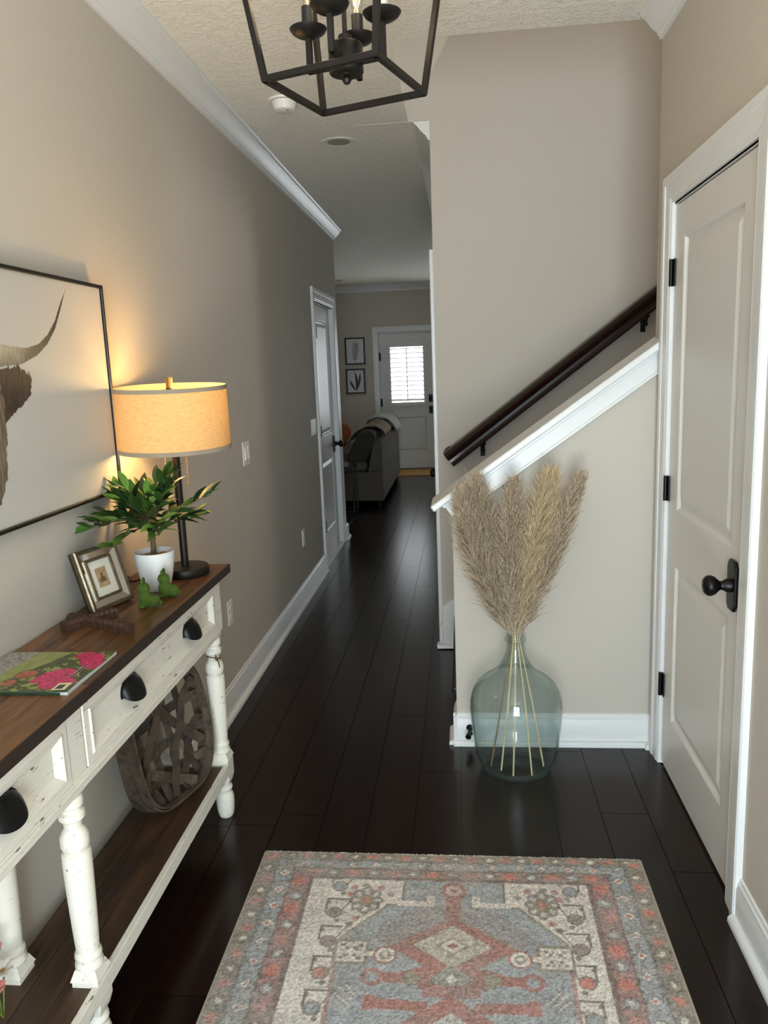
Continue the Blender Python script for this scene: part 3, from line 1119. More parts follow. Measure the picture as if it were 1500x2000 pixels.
for sgn in (-1, 1):
    dxy = Vector((.045 * sgn, .01 * sgn, 0))
    MB().tube([LC + dxy * .2 + Vector((0, 0, .43)), LC + dxy + Vector((0, 0, .43)), LC + dxy + Vector((0, 0, .475))], .011, 10).build('socket', MT['bronze'], lamp, smooth=True)
    MB().lathe([(0, .472), (.012, .474), (.022, .500), (.026, .520), (.022, .538), (.0, .548)], LC + dxy, 16).build('bulb', MT['bulb_on'], lamp, smooth=True)
    ch = MB()
    for i in range(34):
        ch.ell(LC + dxy * .72 + Vector((0, 0, .43 - i * .0042)), (.0021, .0021, .0021), 6, 4)
    ch.build('pull_chain', simple('brass_chain', (206, 176, 120), .35, metal=.6), lamp)
    pl = bpy.data.lights.new('lamp_light', 'POINT')
    pl.energy = 5.6
    pl.color = (1.0, .66, .25)
    pl.shadow_soft_size = .03
    po = bpy.data.objects.new('lamp_light', pl)
    COL.objects.link(po)
    po.location = LC + dxy + Vector((0, 0, .575 if sgn > 0 else .44))
    attach(po, lamp)
cdl = MB()
cdl.tube([LC + Vector((-.07, .0, .006)), LC + Vector((-.10, -.04, .005)), LC + Vector((-.13, -.10, .005)), LC + Vector((-.16, -.10, .005)), LC + Vector((-.172, -.05, .006))], .003, 6)
cdl.build('cord', MT['black'], lamp, smooth=True)

# ------------------------------------------------------------------ potted olive tree
PC = Vector((-.934, 2.228, ZT))
pt = thing('potted_olive_tree', PC, 'small green olive tree in a white ceramic pot on the console', 'plant')
MB().lathe([(0, 0), (.036, 0), (.040, .004), (.050, .045), (.057, .085), (.060, .117), (.0585, .119), (.056, .117), (.054, .095), (0, .095)], PC, 40).build('pot', MT['pot'], pt, smooth=True)
sb = MB()
for i in range(26):
    q, r = rnd.uniform(0, 2 * PI), rnd.uniform(0, .043)
    sb.ell(PC + Vector((r * math.cos(q), r * math.sin(q), .100)), (.014, .014, .008), 8, 5)
sb.build('soil', MT['soil'], pt, smooth=True)
T0 = PC + Vector((-.004, 0, .10))
trunk = [T0, T0 + Vector((.004, 0, .035)), T0 + Vector((.0, 0, .07)), T0 + Vector((.003, 0, .10)), T0 + Vector((.0, 0, .125))]
tm = MB().tube(trunk, [.0085, .008, .0075, .008, .006], 10)
tm.ell(T0 + Vector((.009, 0, .058)), (.006, .005, .005), 8, 5)
tm.build('trunk', MT['bark'], pt, smooth=True)
# leaf blade
V, F = [], []
nl_ = 7
for i in range(nl_):
    u = i / (nl_ - 1)
    ww = math.sin(PI * min(1, u * .97 + .03)) ** .8 * .0100 + (0 if 0 < i < nl_ - 1 else .0003)
    dz_ = -.010 * u * u
    V += [(-ww, u * .06, dz_ + ww * .35), (0, u * .06, dz_), (ww, u * .06, dz_ + ww * .35)]
for i in range(nl_ - 1):
    a = i * 3
    F += [(a, a + 1, a + 4, a + 3), (a + 1, a + 2, a + 5, a + 4)]
lb = MB().add(V, F).mesh('leaf')
lb.materials.append(MT['leaf'])
lb.polygons.foreach_set('use_smooth', [True] * len(lb.polygons))
top = T0 + Vector((.0, 0, .115))
rl = random.Random(21)


def leaf_at(p, d, s, roll):
    d = Vector(d).normalized()
    x = d.cross(Vector((0, 0, 1)))
    if x.length < 1e-3:
        x = Vector((1, 0, 0))
    x.normalize()
    z = x.cross(d)
    m = Matrix((x, d, z)).transposed().to_4x4() @ Matrix.Rotation(roll, 4, 'Y')
    m = Matrix.Translation(p) @ m @ Matrix.Scale(s, 4)
    inst('leaf', lb, m, pt)


nbr = 36
for bi in range(nbr):
    q = 2 * PI * bi / nbr + rl.uniform(-.15, .15)
    el = rl.choice([.0, .15, .35, .6, .9, 1.15]) + rl.uniform(-.12, .12)
    L = rl.uniform(.165, .215) * (1.0 if el < .7 else .72)
    d = Vector((math.cos(q) * math.cos(el), math.sin(q) * math.cos(el), math.sin(el) * .9))
    if top.x + d.x * L < -1.045:
        L *= max(.5, (1.045 + top.x) / max(-d.x * L, 1e-4))
    if d.y > 0.3:
        L *= .75
    st_ = top + Vector((0, 0, -rl.uniform(0, .035)))
    mid = st_ + d * L * .5 + Vector((0, 0, .012))
    end = st_ + d * L
    MB().tube([st_, mid, end], [.0026, .002, .0012], 6).build('branch', MT['bark'], pt, smooth=True)
    nlv = 9
    for i in range(nlv):
        u = .30 + .70 * i / (nlv - 1)
        p = st_.lerp(mid, u * 2) if u < .5 else mid.lerp(end, (u - .5) * 2)
        side = d.cross(Vector((0, 0, 1))).normalized() * (1 if i % 2 else -1)
        ld = d * rl.uniform(.6, 1.1) + side * rl.uniform(.3, .9) * (0.2 if i == nlv - 1 else 1) + Vector((0, 0, rl.uniform(-.25, .75)))
        leaf_at(p, ld, rl.uniform(.85, 1.35), rl.uniform(-.7, .7))
    if bi % 5 == 2:
        MB().ell(mid + d * .02 + Vector((0, 0, .008)), (.005, .005, .007), 8, 6).build('olive', MT['olive'], pt, smooth=True)

# ------------------------------------------------------------------ photo frame on the console
FB = Vector((-.985, 2.035, ZT))
fr = thing('photo_frame', FB, 'small mirrored silver photo frame leaning back on the console', 'photo frame')
ud = Vector((.041, .141, 0)).normalized()
nd = Vector((ud.y, -ud.x, 0))
lean = math.radians(17)
upv = Vector((0, 0, 1)) * math.cos(lean) - nd * math.sin(lean)
nn = nd * math.cos(lean) + Vector((0, 0, 1)) * math.sin(lean)
MF = Matrix((ud, nn, upv)).transposed().to_4x4()
MF.translation = FB + Vector((0, 0, .006))
W2, HF = .082, .176
ring = [(.0, 0), (.008, .010), (.013, .010), (.016, .005)]
m = MB()


def ringband(mb, steps):
    V = []
    for ins, d_ in steps:
        V += [(-W2 + ins, d_, ins), (W2 - ins, d_, ins), (W2 - ins, d_, HF - ins), (-W2 + ins, d_, HF - ins)]
    F = [(j * 4 + i, j * 4 + (i + 1) % 4, (j + 1) * 4 + (i + 1) % 4, (j + 1) * 4 + i) for j in range(len(steps) - 1) for i in range(4)]
    mb.add(V, F)


ringband(m, [(0, -.016), (0, .004), (.003, .008), (.009, .008), (.010, .005)])
m.box(-W2, W2, -.016, -.008, 0, HF).xf(MF).build('frame', MT['gold'], fr)
m = MB()
ringband(m, [(.010, .005), (.031, -.002)])
m.xf(MF).build('mirror_border', MT['mirror'], fr)
m = MB()
ringband(m, [(.031, -.002), (.032, .003), (.036, .003), (.038, -.004)])
m.xf(MF).build('inner_frame', MT['gold'], fr)
for ins, dd, rr in ((.011, .006, .0019), (.036, .003, .0015)):
    m = MB()
    for sx in (-1, 1):
        n_ = int((HF - 2 * ins) / (rr * 2.4))
        for i in range(n_):
            m.ell((sx * (W2 - ins), dd, ins + (HF - 2 * ins) * (i + .5) / n_), (rr, rr, rr), 6, 4)
        n_ = int((2 * W2 - 2 * ins) / (rr * 2.4))
        for i in range(n_):
            m.ell((-W2 + ins + (2 * W2 - 2 * ins) * (i + .5) / n_, dd, ins if sx < 0 else HF - ins), (rr, rr, rr), 6, 4)
    m.xf(MF).build('beading', MT['gold'], fr)
gx, gz = np.meshgrid(np.linspace(-W2 + .037, W2 - .037, 60), np.linspace(.037, HF - .037, 76), indexing='ij')
C = np.ones(gx.shape + (3,)) * srgb_arr((222, 214, 198))
box_ = (np.abs(gx) < .021) & (np.abs(gz - .089) < .028)
nz = vnoise(gx * 300, gz * 300, 4)
C[box_] = (srgb_arr((172, 144, 108)) * (.75 + .5 * nz[..., None]))[box_]
bld = (np.abs(gx) < .012) & (gz > .075) & (gz < .092 - np.abs(gx) * .5) | ((np.abs(gx) < .004) & (gz > .075) & (gz < .102))
C[bld] = (srgb_arr((116, 88, 62)) * (.7 + .6 * nz[..., None]))[bld]
P = np.stack([gx, np.full(gx.shape, -.004), gz], -1)
P = P @ np.array(MF.to_3x3()).T + np.array(MF.translation)
grid_obj('photo', P, C, attr_mat('sepia_photo', .35, 900, .0), fr)
MB().prism([(-.02, -.016, .14), (.02, -.016, .14), (.024, -.016, .0), (-.024, -.016, .0)], (0, -.003, 0)).xf(MF @ Matrix.Translation((0, 0, .0)) @ Matrix.Rotation(0, 4, 'X')).build('easel_back', MT['topedge'], fr)
sta = MB()
b0 = MF @ Vector((0, -.017, .11))
b1 = Vector((FB.x, FB.y, ZT + .001)) - nd * .062
sta.prism([b0 - ud * .012, b0 + ud * .012, b1 + ud * .016, b1 - ud * .016], nd * .003)
sta.build('easel_leg', MT['topedge'], fr)

# ------------------------------------------------------------------ moss bunnies


def bunny(c, rz, label):
    root = thing('moss_bunny', c, label, 'figurine', 'moss bunnies on the console')
    R = Matrix.Translation(c) @ Matrix.Rotation(rz, 4, 'Z')
    mb = MB()
    mb.ell((-.002, 0, .026), (.0195, .019, .027), 18, 12)      # chest
    mb.ell((.020, 0, .0185), (.0185, .018, .0185), 18, 12)     # haunch
    mb.ell((-.004, .0, .056), (.0175, .0165, .0165), 18, 12)  # head
    mb.ell((-.012, -.011, .006), (.011, .007, .006), 10, 6)
    mb.ell((-.012, .011, .006), (.011, .007, .006), 10, 6)
    o = mb.xf(R).build('body', MT['moss'], root, smooth=80)
    r = o.modifiers.new('remesh', 'REMESH')
    r.mode = 'VOXEL'
    r.voxel_size = .0016
    r.use_smooth_shade = True
    for sy in (-1, 1):
        e_ = MB().ell((0, 0, .006), (.005, .0066, .0105), 12, 8).xf(R @ Matrix.Translation((-.005, sy * .0085, .069)) @ Matrix.Rotation(sy * -.32, 4, 'X'))
        e_.build('ear', MT['moss'], root, smooth=80)
    MB().ell((.039, 0, .012), (.006, .006, .006), 10, 6).xf(R).build('tail', MT['moss'], root, smooth=80)
    return root


bunny(Vector((-.891, 2.040, ZT)), math.radians(12), 'green moss bunny figurine sitting against the silver photo frame')
bunny(Vector((-.872, 2.140, ZT)), math.radians(8), 'green moss bunny figurine sitting in front of the white plant pot')

# ------------------------------------------------------------------ carved wooden cross lying on the console
cr = thing('wooden_cross', (-.955, 1.875, ZT), 'carved dark brown wooden cross lying flat on the console', 'cross')
for (a, b, wd) in (((-1.03, 1.835), (-.945, 1.955), .015), ((-1.045, 1.905), (-.848, 1.822), .0135)):
    a, b = Vector((*a, ZT + .014)), Vector((*b, ZT + .014))
    dv = (b - a)
    L = dv.length
    dv.normalize()
    sv = Vector((-dv.y, dv.x, 0))
    mb = MB()
    n_ = 22
    V, F = [], []
    for i in range(n_ + 1):
        u = i / n_
        wv = wd * (.70 + .45 * abs(2 * u - 1) ** 1.3) + .0012 * math.sin(u * 70)
        hv = .0125 + .0016 * math.sin(u * 62 + 1)
        pc = a + dv * (L * u)
        for (k1, k2) in ((-1, -1), (1, -1), (1, .45), (.55, 1), (-.55, 1), (-1, .45)):
            zz_ = ZT + .0002 if k2 == -1 else pc.z + hv * k2
            p = pc + sv * wv * k1
            V.append((p.x, p.y, zz_))
    for i in range(n_):
        for j in range(6):
            F.append((i * 6 + j, i * 6 + (j + 1) % 6, (i + 1) * 6 + (j + 1) % 6, (i + 1) * 6 + j))
    F += [tuple(range(6))[::-1], tuple(range(n_ * 6, n_ * 6 + 6))]
    mb.add(V, F).build('arm', MT['cross'], cr)

# ------------------------------------------------------------------ magazine
mg = thing('magazine', (-.95, 1.56, ZT), 'glossy gardening magazine with pink azaleas lying on the console', 'magazine')
mx0, mx1, my0, my1 = -1.082, -.818, 1.442, 1.676


def mag_z(x, y):
    return ZT + .0055 + .0035 * np.clip((x - (-.90)) / .08, 0, 1) ** 1.5 * (.5 + .5 * np.sin((y - my0) * 26))


gx, gy = np.meshgrid(np.linspace(mx0, mx1, 150), np.linspace(my0, my1, 132), indexing='ij')
u = (gx - mx0) / (mx1 - mx0)      # 0 wall .. 1 table edge
v = (gy - my0) / (my1 - my0)      # 0 spine (toward camera) .. 1
nA = vnoise(gx * 90, gy * 90, 11)
nB = vnoise(gx * 240, gy * 240, 12)
C = np.ones(gx.shape + (3,)) * srgb_arr((66, 74, 32))
C *= (.4 + 1.3 * nB[..., None])
lt = nA + .5 * nB > .95
C[lt] = srgb_arr((150, 156, 74)) * .9
lawn = (u - .15 * v > .16) & (u - .15 * v < .46 - .22 * (1 - v)) & (v > .12)
C[lawn] = (srgb_arr((142, 148, 78)) * (.85 + .3 * nA[..., None]))[lawn]
gst = (u < .30 - .10 * (1 - v)) & (v > .05)
C[gst] = (srgb_arr((150, 144, 136)) * (.45 + 1.0 * nB[..., None]))[gst]
edge_n = .10 * (nA - .5) + .05 * (nB - .5)
for (uu, vv, ru, rv) in ((.74, .40, .14, .17), (.82, .20, .15, .13), (.86, .80, .10, .16), (.95, .66, .08, .12), (.66, .34, .09, .10), (.76, .9, .09, .10), (.62, .26, .06, .06)):
    mk = ((u - uu) / ru) ** 2 + ((v - vv) / rv) ** 2 + edge_n * 5 < 1
    C[mk] = (srgb_arr((196, 44, 96)) * (.45 + 1.05 * nB[..., None]))[mk]
for (uu, vv, ru, rv) in ((.45, .42, .10, .10), (.40, .22, .06, .08)):
    mk = ((u - uu) / ru) ** 2 + ((v - vv) / rv) ** 2 + edge_n * 7 < .8
    C[mk] = (srgb_arr((168, 88, 66)) * (.5 + .9 * nB[..., None]))[mk]
C[(v < .025)] = srgb_arr((30, 66, 40))
bc = (u > .84) & (u < .955) & (v > .05) & (v < .20)
C[bc] = srgb_arr((226, 214, 176))
bars = (u > .862) & (u < .935) & (v > .075) & (v < .165) & ((np.floor((u - .862) * 420) % 3) < 1.6)
C[bars] = srgb_arr((60, 56, 50))
for k_ in range(2):
    mk = (np.abs(u - (.865 + .035 * k_)) < .006) & (v > .34) & (v < .70) & (vnoise(gx * 20, gy * 420, 15 + k_) > .42)
    C[mk] = srgb_arr((226, 190, 196))
P = np.stack([gx, gy, mag_z(gx, gy)], -1)
grid_obj('cover', P, C, attr_mat('magazine_cover', .28, 400, .0), mg)
pg = MB()
n_ = 24
V, F = [], []
for j in range(n_ + 1):
    y = my0 + (my1 - my0) * j / n_
    zt_ = float(mag_z(np.array(mx1), np.array(y))) - .0006
    V += [(mx0, y, ZT + .0003), (mx1 + .001, y, ZT + .0003), (mx1 + .001, y, zt_), (-.90, y, ZT + .0050), (mx0, y, ZT + .0050)]
for j in range(n_):
    for i in range(5):
        F.append((j * 5 + i, j * 5 + (i + 1) % 5, (j + 1) * 5 + (i + 1) % 5, (j + 1) * 5 + i))
F += [(0, 1, 2, 3, 4), tuple(n_ * 5 + i for i in range(5))[::-1]]
pg.add(V, F).build('pages', MT['paper'], mg)
MB().box(mx0, mx1 - .015, my0 - .0016, my0 + .0004, ZT + .0003, ZT + .0058).build('spine', simple('green_spine', (34, 58, 38), .4, var=.4, nscale=60), mg)

# ------------------------------------------------------------------ tobacco basket leaning under the table
ZS = .208
BB = Vector((-.932, 2.212, ZS))
bk = thing('tobacco_basket', BB, 'woven weathered slat tobacco basket leaning on the lower shelf', 'basket')
ub = Vector((.25, .968, 0)).normalized()
nb_ = Vector((ub.y, -ub.x, 0))
leanb = math.radians(9)
upb = Vector((0, 0, 1)) * math.cos(leanb) - nb_ * math.sin(leanb)
nnb = nb_ * math.cos(leanb) + Vector((0, 0, 1)) * math.sin(leanb)
MBk = Matrix((ub, nnb, upb)).transposed().to_4x4()
MBk.translation = BB + Vector((0, 0, .016))
BW, BH, ex = .192, .218, 3.0


def sup(q, a, b):
    c_, s_ = math.cos(q), math.sin(q)
    return a * math.copysign(abs(c_) ** (2 / ex), c_), b * math.copysign(abs(s_) ** (2 / ex), s_)


for k_, (g, d0, d1, th) in enumerate(((0, .022, .052, .005), (-.007, .030, .058, .004), (.004, -.012, .026, .004))):
    V, F = [], []
    n_ = 64
    for i in range(n_):
        q = 2 * PI * i / n_
        wv = .002 * math.sin(5 * q + k_)
        xo, zo = sup(q, BW + g + wv, BH + g + wv)
        xi, zi = sup(q, BW + g - th + wv, BH + g - th + wv)
        V += [(xo, d0, BH + zo), (xo, d1, BH + zo), (xi, d1, BH + zi), (xi, d0, BH + zi)]
    for i in range(n_):
        j = (i + 1) % n_
        for c_ in range(4):
            F.append((i * 4 + c_, i * 4 + (c_ + 1) % 4, j * 4 + (c_ + 1) % 4, j * 4 + c_))
    MB().add(V, F).xf(MBk).build('rim', MT['basket'], bk, smooth=35)


def slat(p0, p1, wd, base, phase, amp=.004):
    """flat slat from p0 to p1 in the basket plane, dished toward the back, ends on the rim"""
    p0, p1 = Vector((p0[0], 0, p0[1])), Vector((p1[0], 0, p1[1]))
    d_ = (p1 - p0)
    L = d_.length
    d_.normalize()
    s_ = Vector((-d_.z, 0, d_.x))
    n_ = 18
    V, F = [], []
    for i in range(n_ + 1):
        u_ = i / n_
        dep = base + .030 * (abs(2 * u_ - 1) ** 4) + amp * math.sin(u_ * PI * 5 + phase)
        c_ = p0 + d_ * (L * u_)
        for k1, k2 in ((-1, -1), (1, -1), (1, 1), (-1, 1)):
            p = c_ + s_ * (wd * k1)
            V.append((p.x, dep + .0012 * k2, p.z))
    for i in range(n_):
        for j in range(4):
            F.append((i * 4 + j, i * 4 + (j + 1) % 4, (i + 1) * 4 + (j + 1) % 4, (i + 1) * 4 + j))
    F += [(3, 2, 1, 0), tuple(n_ * 4 + i for i in range(4))]
    MB().add(V, F).xf(MBk).build('slat', MT['basket'], bk, smooth=35)


for i, z in enumerate((.075, .165, .265, .355)):
    hw_ = BW - .006 if .1 < z < .33 else BW - .024
    slat((-hw_, z + rnd.uniform(-.01, .01)), (hw_, z + rnd.uniform(-.01, .01)), .0155, -.006, i * PI)
for i, x in enumerate((-.105, -.035, .04, .11)):
    hz = .015 if abs(x) < .08 else .03
    slat((x + rnd.uniform(-.01, .01), hz), (x, 2 * BH - hz), .0155, -.004, i * PI + 1.2)
slat((-.155, .10), (.10, .405), .017, .006, 0)
slat((.155, .34), (-.03, .018), .017, .011, 2)
slat((-.155, .16), (.07, .02), .016, .012, 1)
slat((-.10, .41), (.158, .12), .016, .004, 1.5)
slat((.03, .015), (.158, .21), .016, .009, 3)
slat((-.15, .34), (.04, .415), .016, .008, .4)

# ------------------------------------------------------------------ glass demijohn with pampas grass
JC = Vector((.182, 2.832, 0))
jg = thing('glass_demijohn', JC, 'large pale aqua glass demijohn on the floor by the half wall', 'vase')
outer = [(.0, .006), (.06, .004), (.105, .002), (.125, .008), (.140, .024), (.150, .05), (.158, .085), (.165, .14), (.171, .20), (.174, .25), (.172, .285), (.164, .318), (.148, .346), (.125, .367), (.098, .384), (.075, .402), (.058, .424),
         (.046, .448), (.038, .474), (.034, .50), (.033, .516), (.036, .519), (.0375, .524), (.036, .530), (.033, .533), (.033, .538), (.036, .541), (.036, .548), (.033, .551)]
inner = [(r - .004 if r > .03 else r, z + (.0 if z > .05 else .006)) for r, z in outer if z < .515 or z > .545]
inner = [(max(r, 0), z) for r, z in inner]
prof = outer + [(.029, .551)] + [(min(r, .029) if z > .51 else r, z) for r, z in inner[::-1]]
jm = MB().lathe(prof, JC, 56)
jm.build('bottle', MT['aqua'], jg, smooth=60)
MB().lathe([(.034, .515), (.0385, .518), (.040, .524), (.0385, .530), (.034, .533)], JC, 40, cap=False).build('neck_ring', MT['aqua'], jg, smooth=80)

rp = np.random.RandomState(5)


def strands(path, W, n, mat, parent, droop=1.0, curl=1.0, wid=.0011):
    """feathery plume: thousands of fine ribbons leaving the stem, pointing up and out"""
    P = np.array([list(p) for p in path])
    seg = np.linalg.norm(np.diff(P, axis=0), axis=1)
    cum = np.concatenate([[0], np.cumsum(seg)]) / seg.sum()

    def at_(u):
        return np.stack([np.interp(u, cum, P[:, k_]) for k_ in range(3)], -1)
    u = rp.rand(n) ** .85 * .97
    base = at_(u)
    tan = at_(np.minimum(u + .02, 1)) - at_(np.maximum(u - .02, 0))
    tan /= np.linalg.norm(tan, axis=1)[:, None]
    th = rp.rand(n) * 2 * np.pi
    side = np.stack([np.cos(th), np.sin(th), np.zeros(n)], -1)
    side -= tan * (side * tan).sum(1)[:, None]
    side /= np.linalg.norm(side, axis=1)[:, None]
    prof_ = np.interp(u, [0, .12, .35, .6, .85, 1], [.42, .8, 1.0, .95, .62, .22])
    Wd = W * prof_ * (.25 + .80 * rp.rand(n) + .55 * (rp.rand(n) > .93))
    Ln = (.10 + .05 * rp.rand(n)) * np.interp(u, [0, .3, .8, 1], [.8, 1.1, .8, .5])
    jit = rp.randn(n, 3) * .010
    b2 = np.cross(tan, side)
    pts = []
    NS = 5
    for k_ in range(NS):
        s_ = k_ / (NS - 1)
        out = Wd * (s_ ** 1.1)
        upv_ = Ln * (s_ - .12 * droop * s_ ** 2)
        wob_ = (np.sin(s_ * 7 + th * 3) * .008 * curl * s_)
        pts.append(base + side * out[:, None] + tan * upv_[:, None] + b2 * wob_[:, None] + jit * s_)
    pts = np.stack(pts, 1)                     # n,NS,3
    wv = np.cross(tan, side)
    rr = rp.rand(n)
    wv = wv * np.cos(rr * 3)[:, None] + side * np.sin(rr * 3)[:, None]
    wid_ = wid * np.array([1, 1.0, 1.3, 1.2, .3])
    A = pts + wv[:, None, :] * wid_[None, :, None]
    B = pts - wv[:, None, :] * wid_[None, :, None]
    V = np.stack([A, B], 2).reshape(-1, 3)     # n*NS*2
    q = []
    b0_ = np.arange(n) * NS * 2
    for k_ in range(NS - 1):
        q.append(np.stack([b0_ + 2 * k_, b0_ + 2 * k_ + 1, b0_ + 2 * k_ + 3, b0_ + 2 * k_ + 2], -1))
    q = np.concatenate(q)
    me = bpy.data.meshes.new('plume')
    me.vertices.add(len(V))
    me.vertices.foreach_set('co', V.reshape(-1).astype(np.float32))
    nq = len(q)
    me.loops.add(nq * 4)
    me.loops.foreach_set('vertex_index', q.reshape(-1).astype(np.int32))
    me.polygons.add(nq)
    me.polygons.foreach_set('loop_start', np.arange(0, nq * 4, 4, dtype=np.int32))
    me.polygons.foreach_set('loop_total', np.full(nq, 4, np.int32))
    me.update(calc_edges=True)
    me.materials.append(mat)
    o = bpy.data.objects.new('plume', me)
    COL.objects.link(o)
    attach(o, parent)
    o['kind'] = 'stuff'
    return o


def pampas(bottom, tip, bend, W, n, mat, smat, label, neck_off, droop=1.0, wid=.0011):
    root = thing('pampas_stem', bottom, label, 'dried grass', 'pampas stems in the glass jug')
    nk = JC + Vector((neck_off[0], neck_off[1], .53))
    bt, tp = Vector(bottom), Vector(tip)
    low = [bt, bt.lerp(nk, .5) + Vector((.003, 0, 0)), nk]
    hi = []
    for i in range(1, 9):
        s_ = i / 8
        hi.append(nk.lerp(tp, s_) + Vector(bend) * math.sin(PI * s_))
    MB().tube(low + hi[:-1], [.0032, .003, .0028] + [.0026 - .0002 * i for i in range(7)], 7).build('stem', smat, root, smooth=True)
    strands([nk + Vector((0, 0, .005))] + hi[:-1] + [hi[-2].lerp(hi[-1], .7)], W, n, mat, root, droop, wid=wid)


Yp = 2.832
pampas((.085, Yp - .01, .014), (-.012, Yp - .05, 1.09), (-.020, 0, 0), .060, 5200, MT['plume'], MT['stemb'], 'taupe pampas plume leaning furthest over the stair end of the wall', (-.014, -.004))
pampas((.122, Yp - .045, .014), (.045, Yp + .02, 1.125), (-.012, 0, 0), .070, 6500, MT['plume'], MT['stem'], 'thick taupe pampas plume rising in front of the white wall trim', (-.006, .008))
pampas((.165, Yp - .085, .014), (.185, Yp - .02, 1.115), (-.020, 0, 0), .050, 5200, MT['plume'], MT['stem'], 'upright taupe pampas plume standing straight above the jug neck', (.0, -.010))
pampas((.235, Yp - .08, .014), (.318, Yp + .03, 1.145), (-.002, 0, 0), .074, 6800, MT['plume_gold'], MT['stem'], 'golden blond pampas plume, the palest in the jug', (.008, .008))
pampas((.285, Yp - .01, .014), (.418, Yp - .02, 1.135), (.006, 0, 0), .044, 2600, MT['plume'], MT['stem'], 'thin sparse pampas plume leaning toward the closet door', (.014, -.006))

# door stop on the knee wall baseboard
ds = MB().lathe([(0, 0), (.016, 0), (.016, .004), (.006, .008), (.006, .045), (.011, .048), (.012, .06), (.0, .062)], (.008, YK - .015, .075), 14, (-.15, -1, -.25))
ds.lathe([(0, 0), (.01, .0), (.01, .006), (0, .008)], (.008, YK - .015, .05), 12, (0, -1, 0))
tag(ds.build('door_stop', MT['black'], smooth=True), 'small black door stop fixed to the half wall baseboard', 'door stop')

# ------------------------------------------------------------------ area rug
RX0, RX1, RY0, RY1 = -.664, .522, .43, 2.259
hw = (RX1 - RX0) / 2
cx = (RX0 + RX1) / 2
step = .0036
gx, gy = np.meshgrid(np.arange(RX0, RX1 + 1e-6, step), np.arange(RY0, RY1 + 1e-6, step), indexing='ij')
s = gx - cx
tt = RY1 - gy
tl = RY1 - RY0
t = np.minimum(tt, tl - tt)
sp_ = s - .018 * np.cos(np.clip(tt, 0, .6))
a = np.abs(sp_)
BR, BL, RD, CR, DK, OL, OR, MV = map(srgb_arr, ((142, 131, 117), (146, 154, 160), (166, 100, 92), (214, 203, 190), (92, 84, 82), (140, 133, 104), (200, 108, 88), (148, 128, 124)))
C = np.ones(gx.shape + (3,)) * BL


def pt_(mask, col, al=1.0):
    C[mask] = C[mask] * (1 - al) + np.asarray(col) * al


wn = .012 * (vnoise(gx * 70, gy * 110, 31) - .5)
ds_ = hw - np.abs(s)
dt_ = t * 1.42
d = np.minimum(ds_, dt_) + wn
along = np.where(ds_ < dt_, tt, s + 5)
side_b = ds_ < dt_
# borders
pt_(d < .185, RD, .9)
pt_(d < .175, MV, .25)
pt_((d > .168) & (d < .182), DK, .7)
pt_((d > .108) & (d < .116), DK, .7)
pt_(d < .108, BL)
pt_((d > .052) & (d < .060), DK, .75)
pt_(d < .052, BR)
pt_(~side_b & (d > .116) & (d < .17), OL, .45)


def motif(d0, period, rr, col, core=None, phase=0.0, outline=True, shape='dia'):
    q = (along + phase + .01 * (vnoise(np.floor((along + phase) / period) * 7.3, s * 0 + d0 * 50, 8) - .5)) % period - period / 2
    e_ = d - d0
    m_ = (np.abs(q) + np.abs(e_)) if shape == 'dia' else np.sqrt(q * q + e_ * e_) * 1.1
    m_ = m_ + wn * .8
    if outline:
        pt_(m_ < rr * 1.3, DK, .65)
    pt_(m_ < rr, col)
    if core is not None:
        pt_(m_ < rr * .45, core)


motif(.028, .105, .017, OR, phase=.02, outline=False, shape='o')
motif(.028, .105, .020, OL, CR, phase=.072, shape='o')
motif(.084, .074, .016, CR, OR, phase=.0)
motif(.084, .074, .008, MV, phase=.037, outline=False)
motif(.142, .12, .022, OR, None, phase=.03, outline=False, shape='o')
motif(.142, .12, .018, BL, CR, phase=.09, shape='o')
# inner panel
inn = (ds_ > .183) & (t > .13)
pt_(inn, BL)
pt_(inn & (a > .302), CR)
# cream spandrels at the corners
spd = inn & (a > .150) & (t < .237 + np.maximum(a - .19, 0) * 1.157) & (t < .39)
pt_(inn & (a > .145) & (t < .245 + np.maximum(a - .185, 0) * 1.157) & (t < .40) & (a < .31), OL, .9)
pt_(spd, CR)
# vine motifs down the cream column
per = .115
q = (tt + .02) % per - per / 2
e_ = a - .340
pt_(inn & (np.abs(e_) < .032) & (np.abs(q + .046) < .0035), DK, .85)
pt_(inn & (np.abs(e_ - .026) < .0035) & (q > -.046) & (q < .010), DK, .85)
pt_(inn & (np.abs(e_ + .020 - q * .55) < .0035) & (q > -.05) & (q < .0), DK, .7)
rr = np.sqrt((e_ * 1.0) ** 2 + (q - .012) ** 2)
kk = np.floor((tt + .02) / per)
pt_(inn & (rr < .0235) & (a > .305), DK, .8)
for j, colr in enumerate((OR, BL, OL, MV)):
    pt_(inn & (rr < .018) & (a > .305) & (kk % 4 == j), colr, .9)
pt_(inn & (np.hypot(e_ + .012, q - .043) < .008), DK, .8)
pt_(inn & (np.hypot(e_ - .022, q + .030) < .007), DK, .8)
# rosettes in the spandrels
rr = np.hypot((a - .255), (t - .224) * .85)
th = np.arctan2(t - .224, a - .255)
pt_(rr < .048 + .004 * np.cos(8 * th), DK, .75)
pt_((rr < .041) & (np.cos(8 * th) > .2) & (rr > .024), CR, .85)
pt_(rr < .022, OL)
pt_(rr < .013, OR, .8)
for (u0, v0, col) in ((.215, .168, OR), (.262, .160, MV), (.295, .168, OR), (.185, .195, MV), (.275, .300, OR), (.290, .325, DK), (.305, .200, OR)):
    rr = np.hypot(a - u0, t - v0)
    pt_(rr < .0115, DK, .6)
    pt_(rr < .008, col)
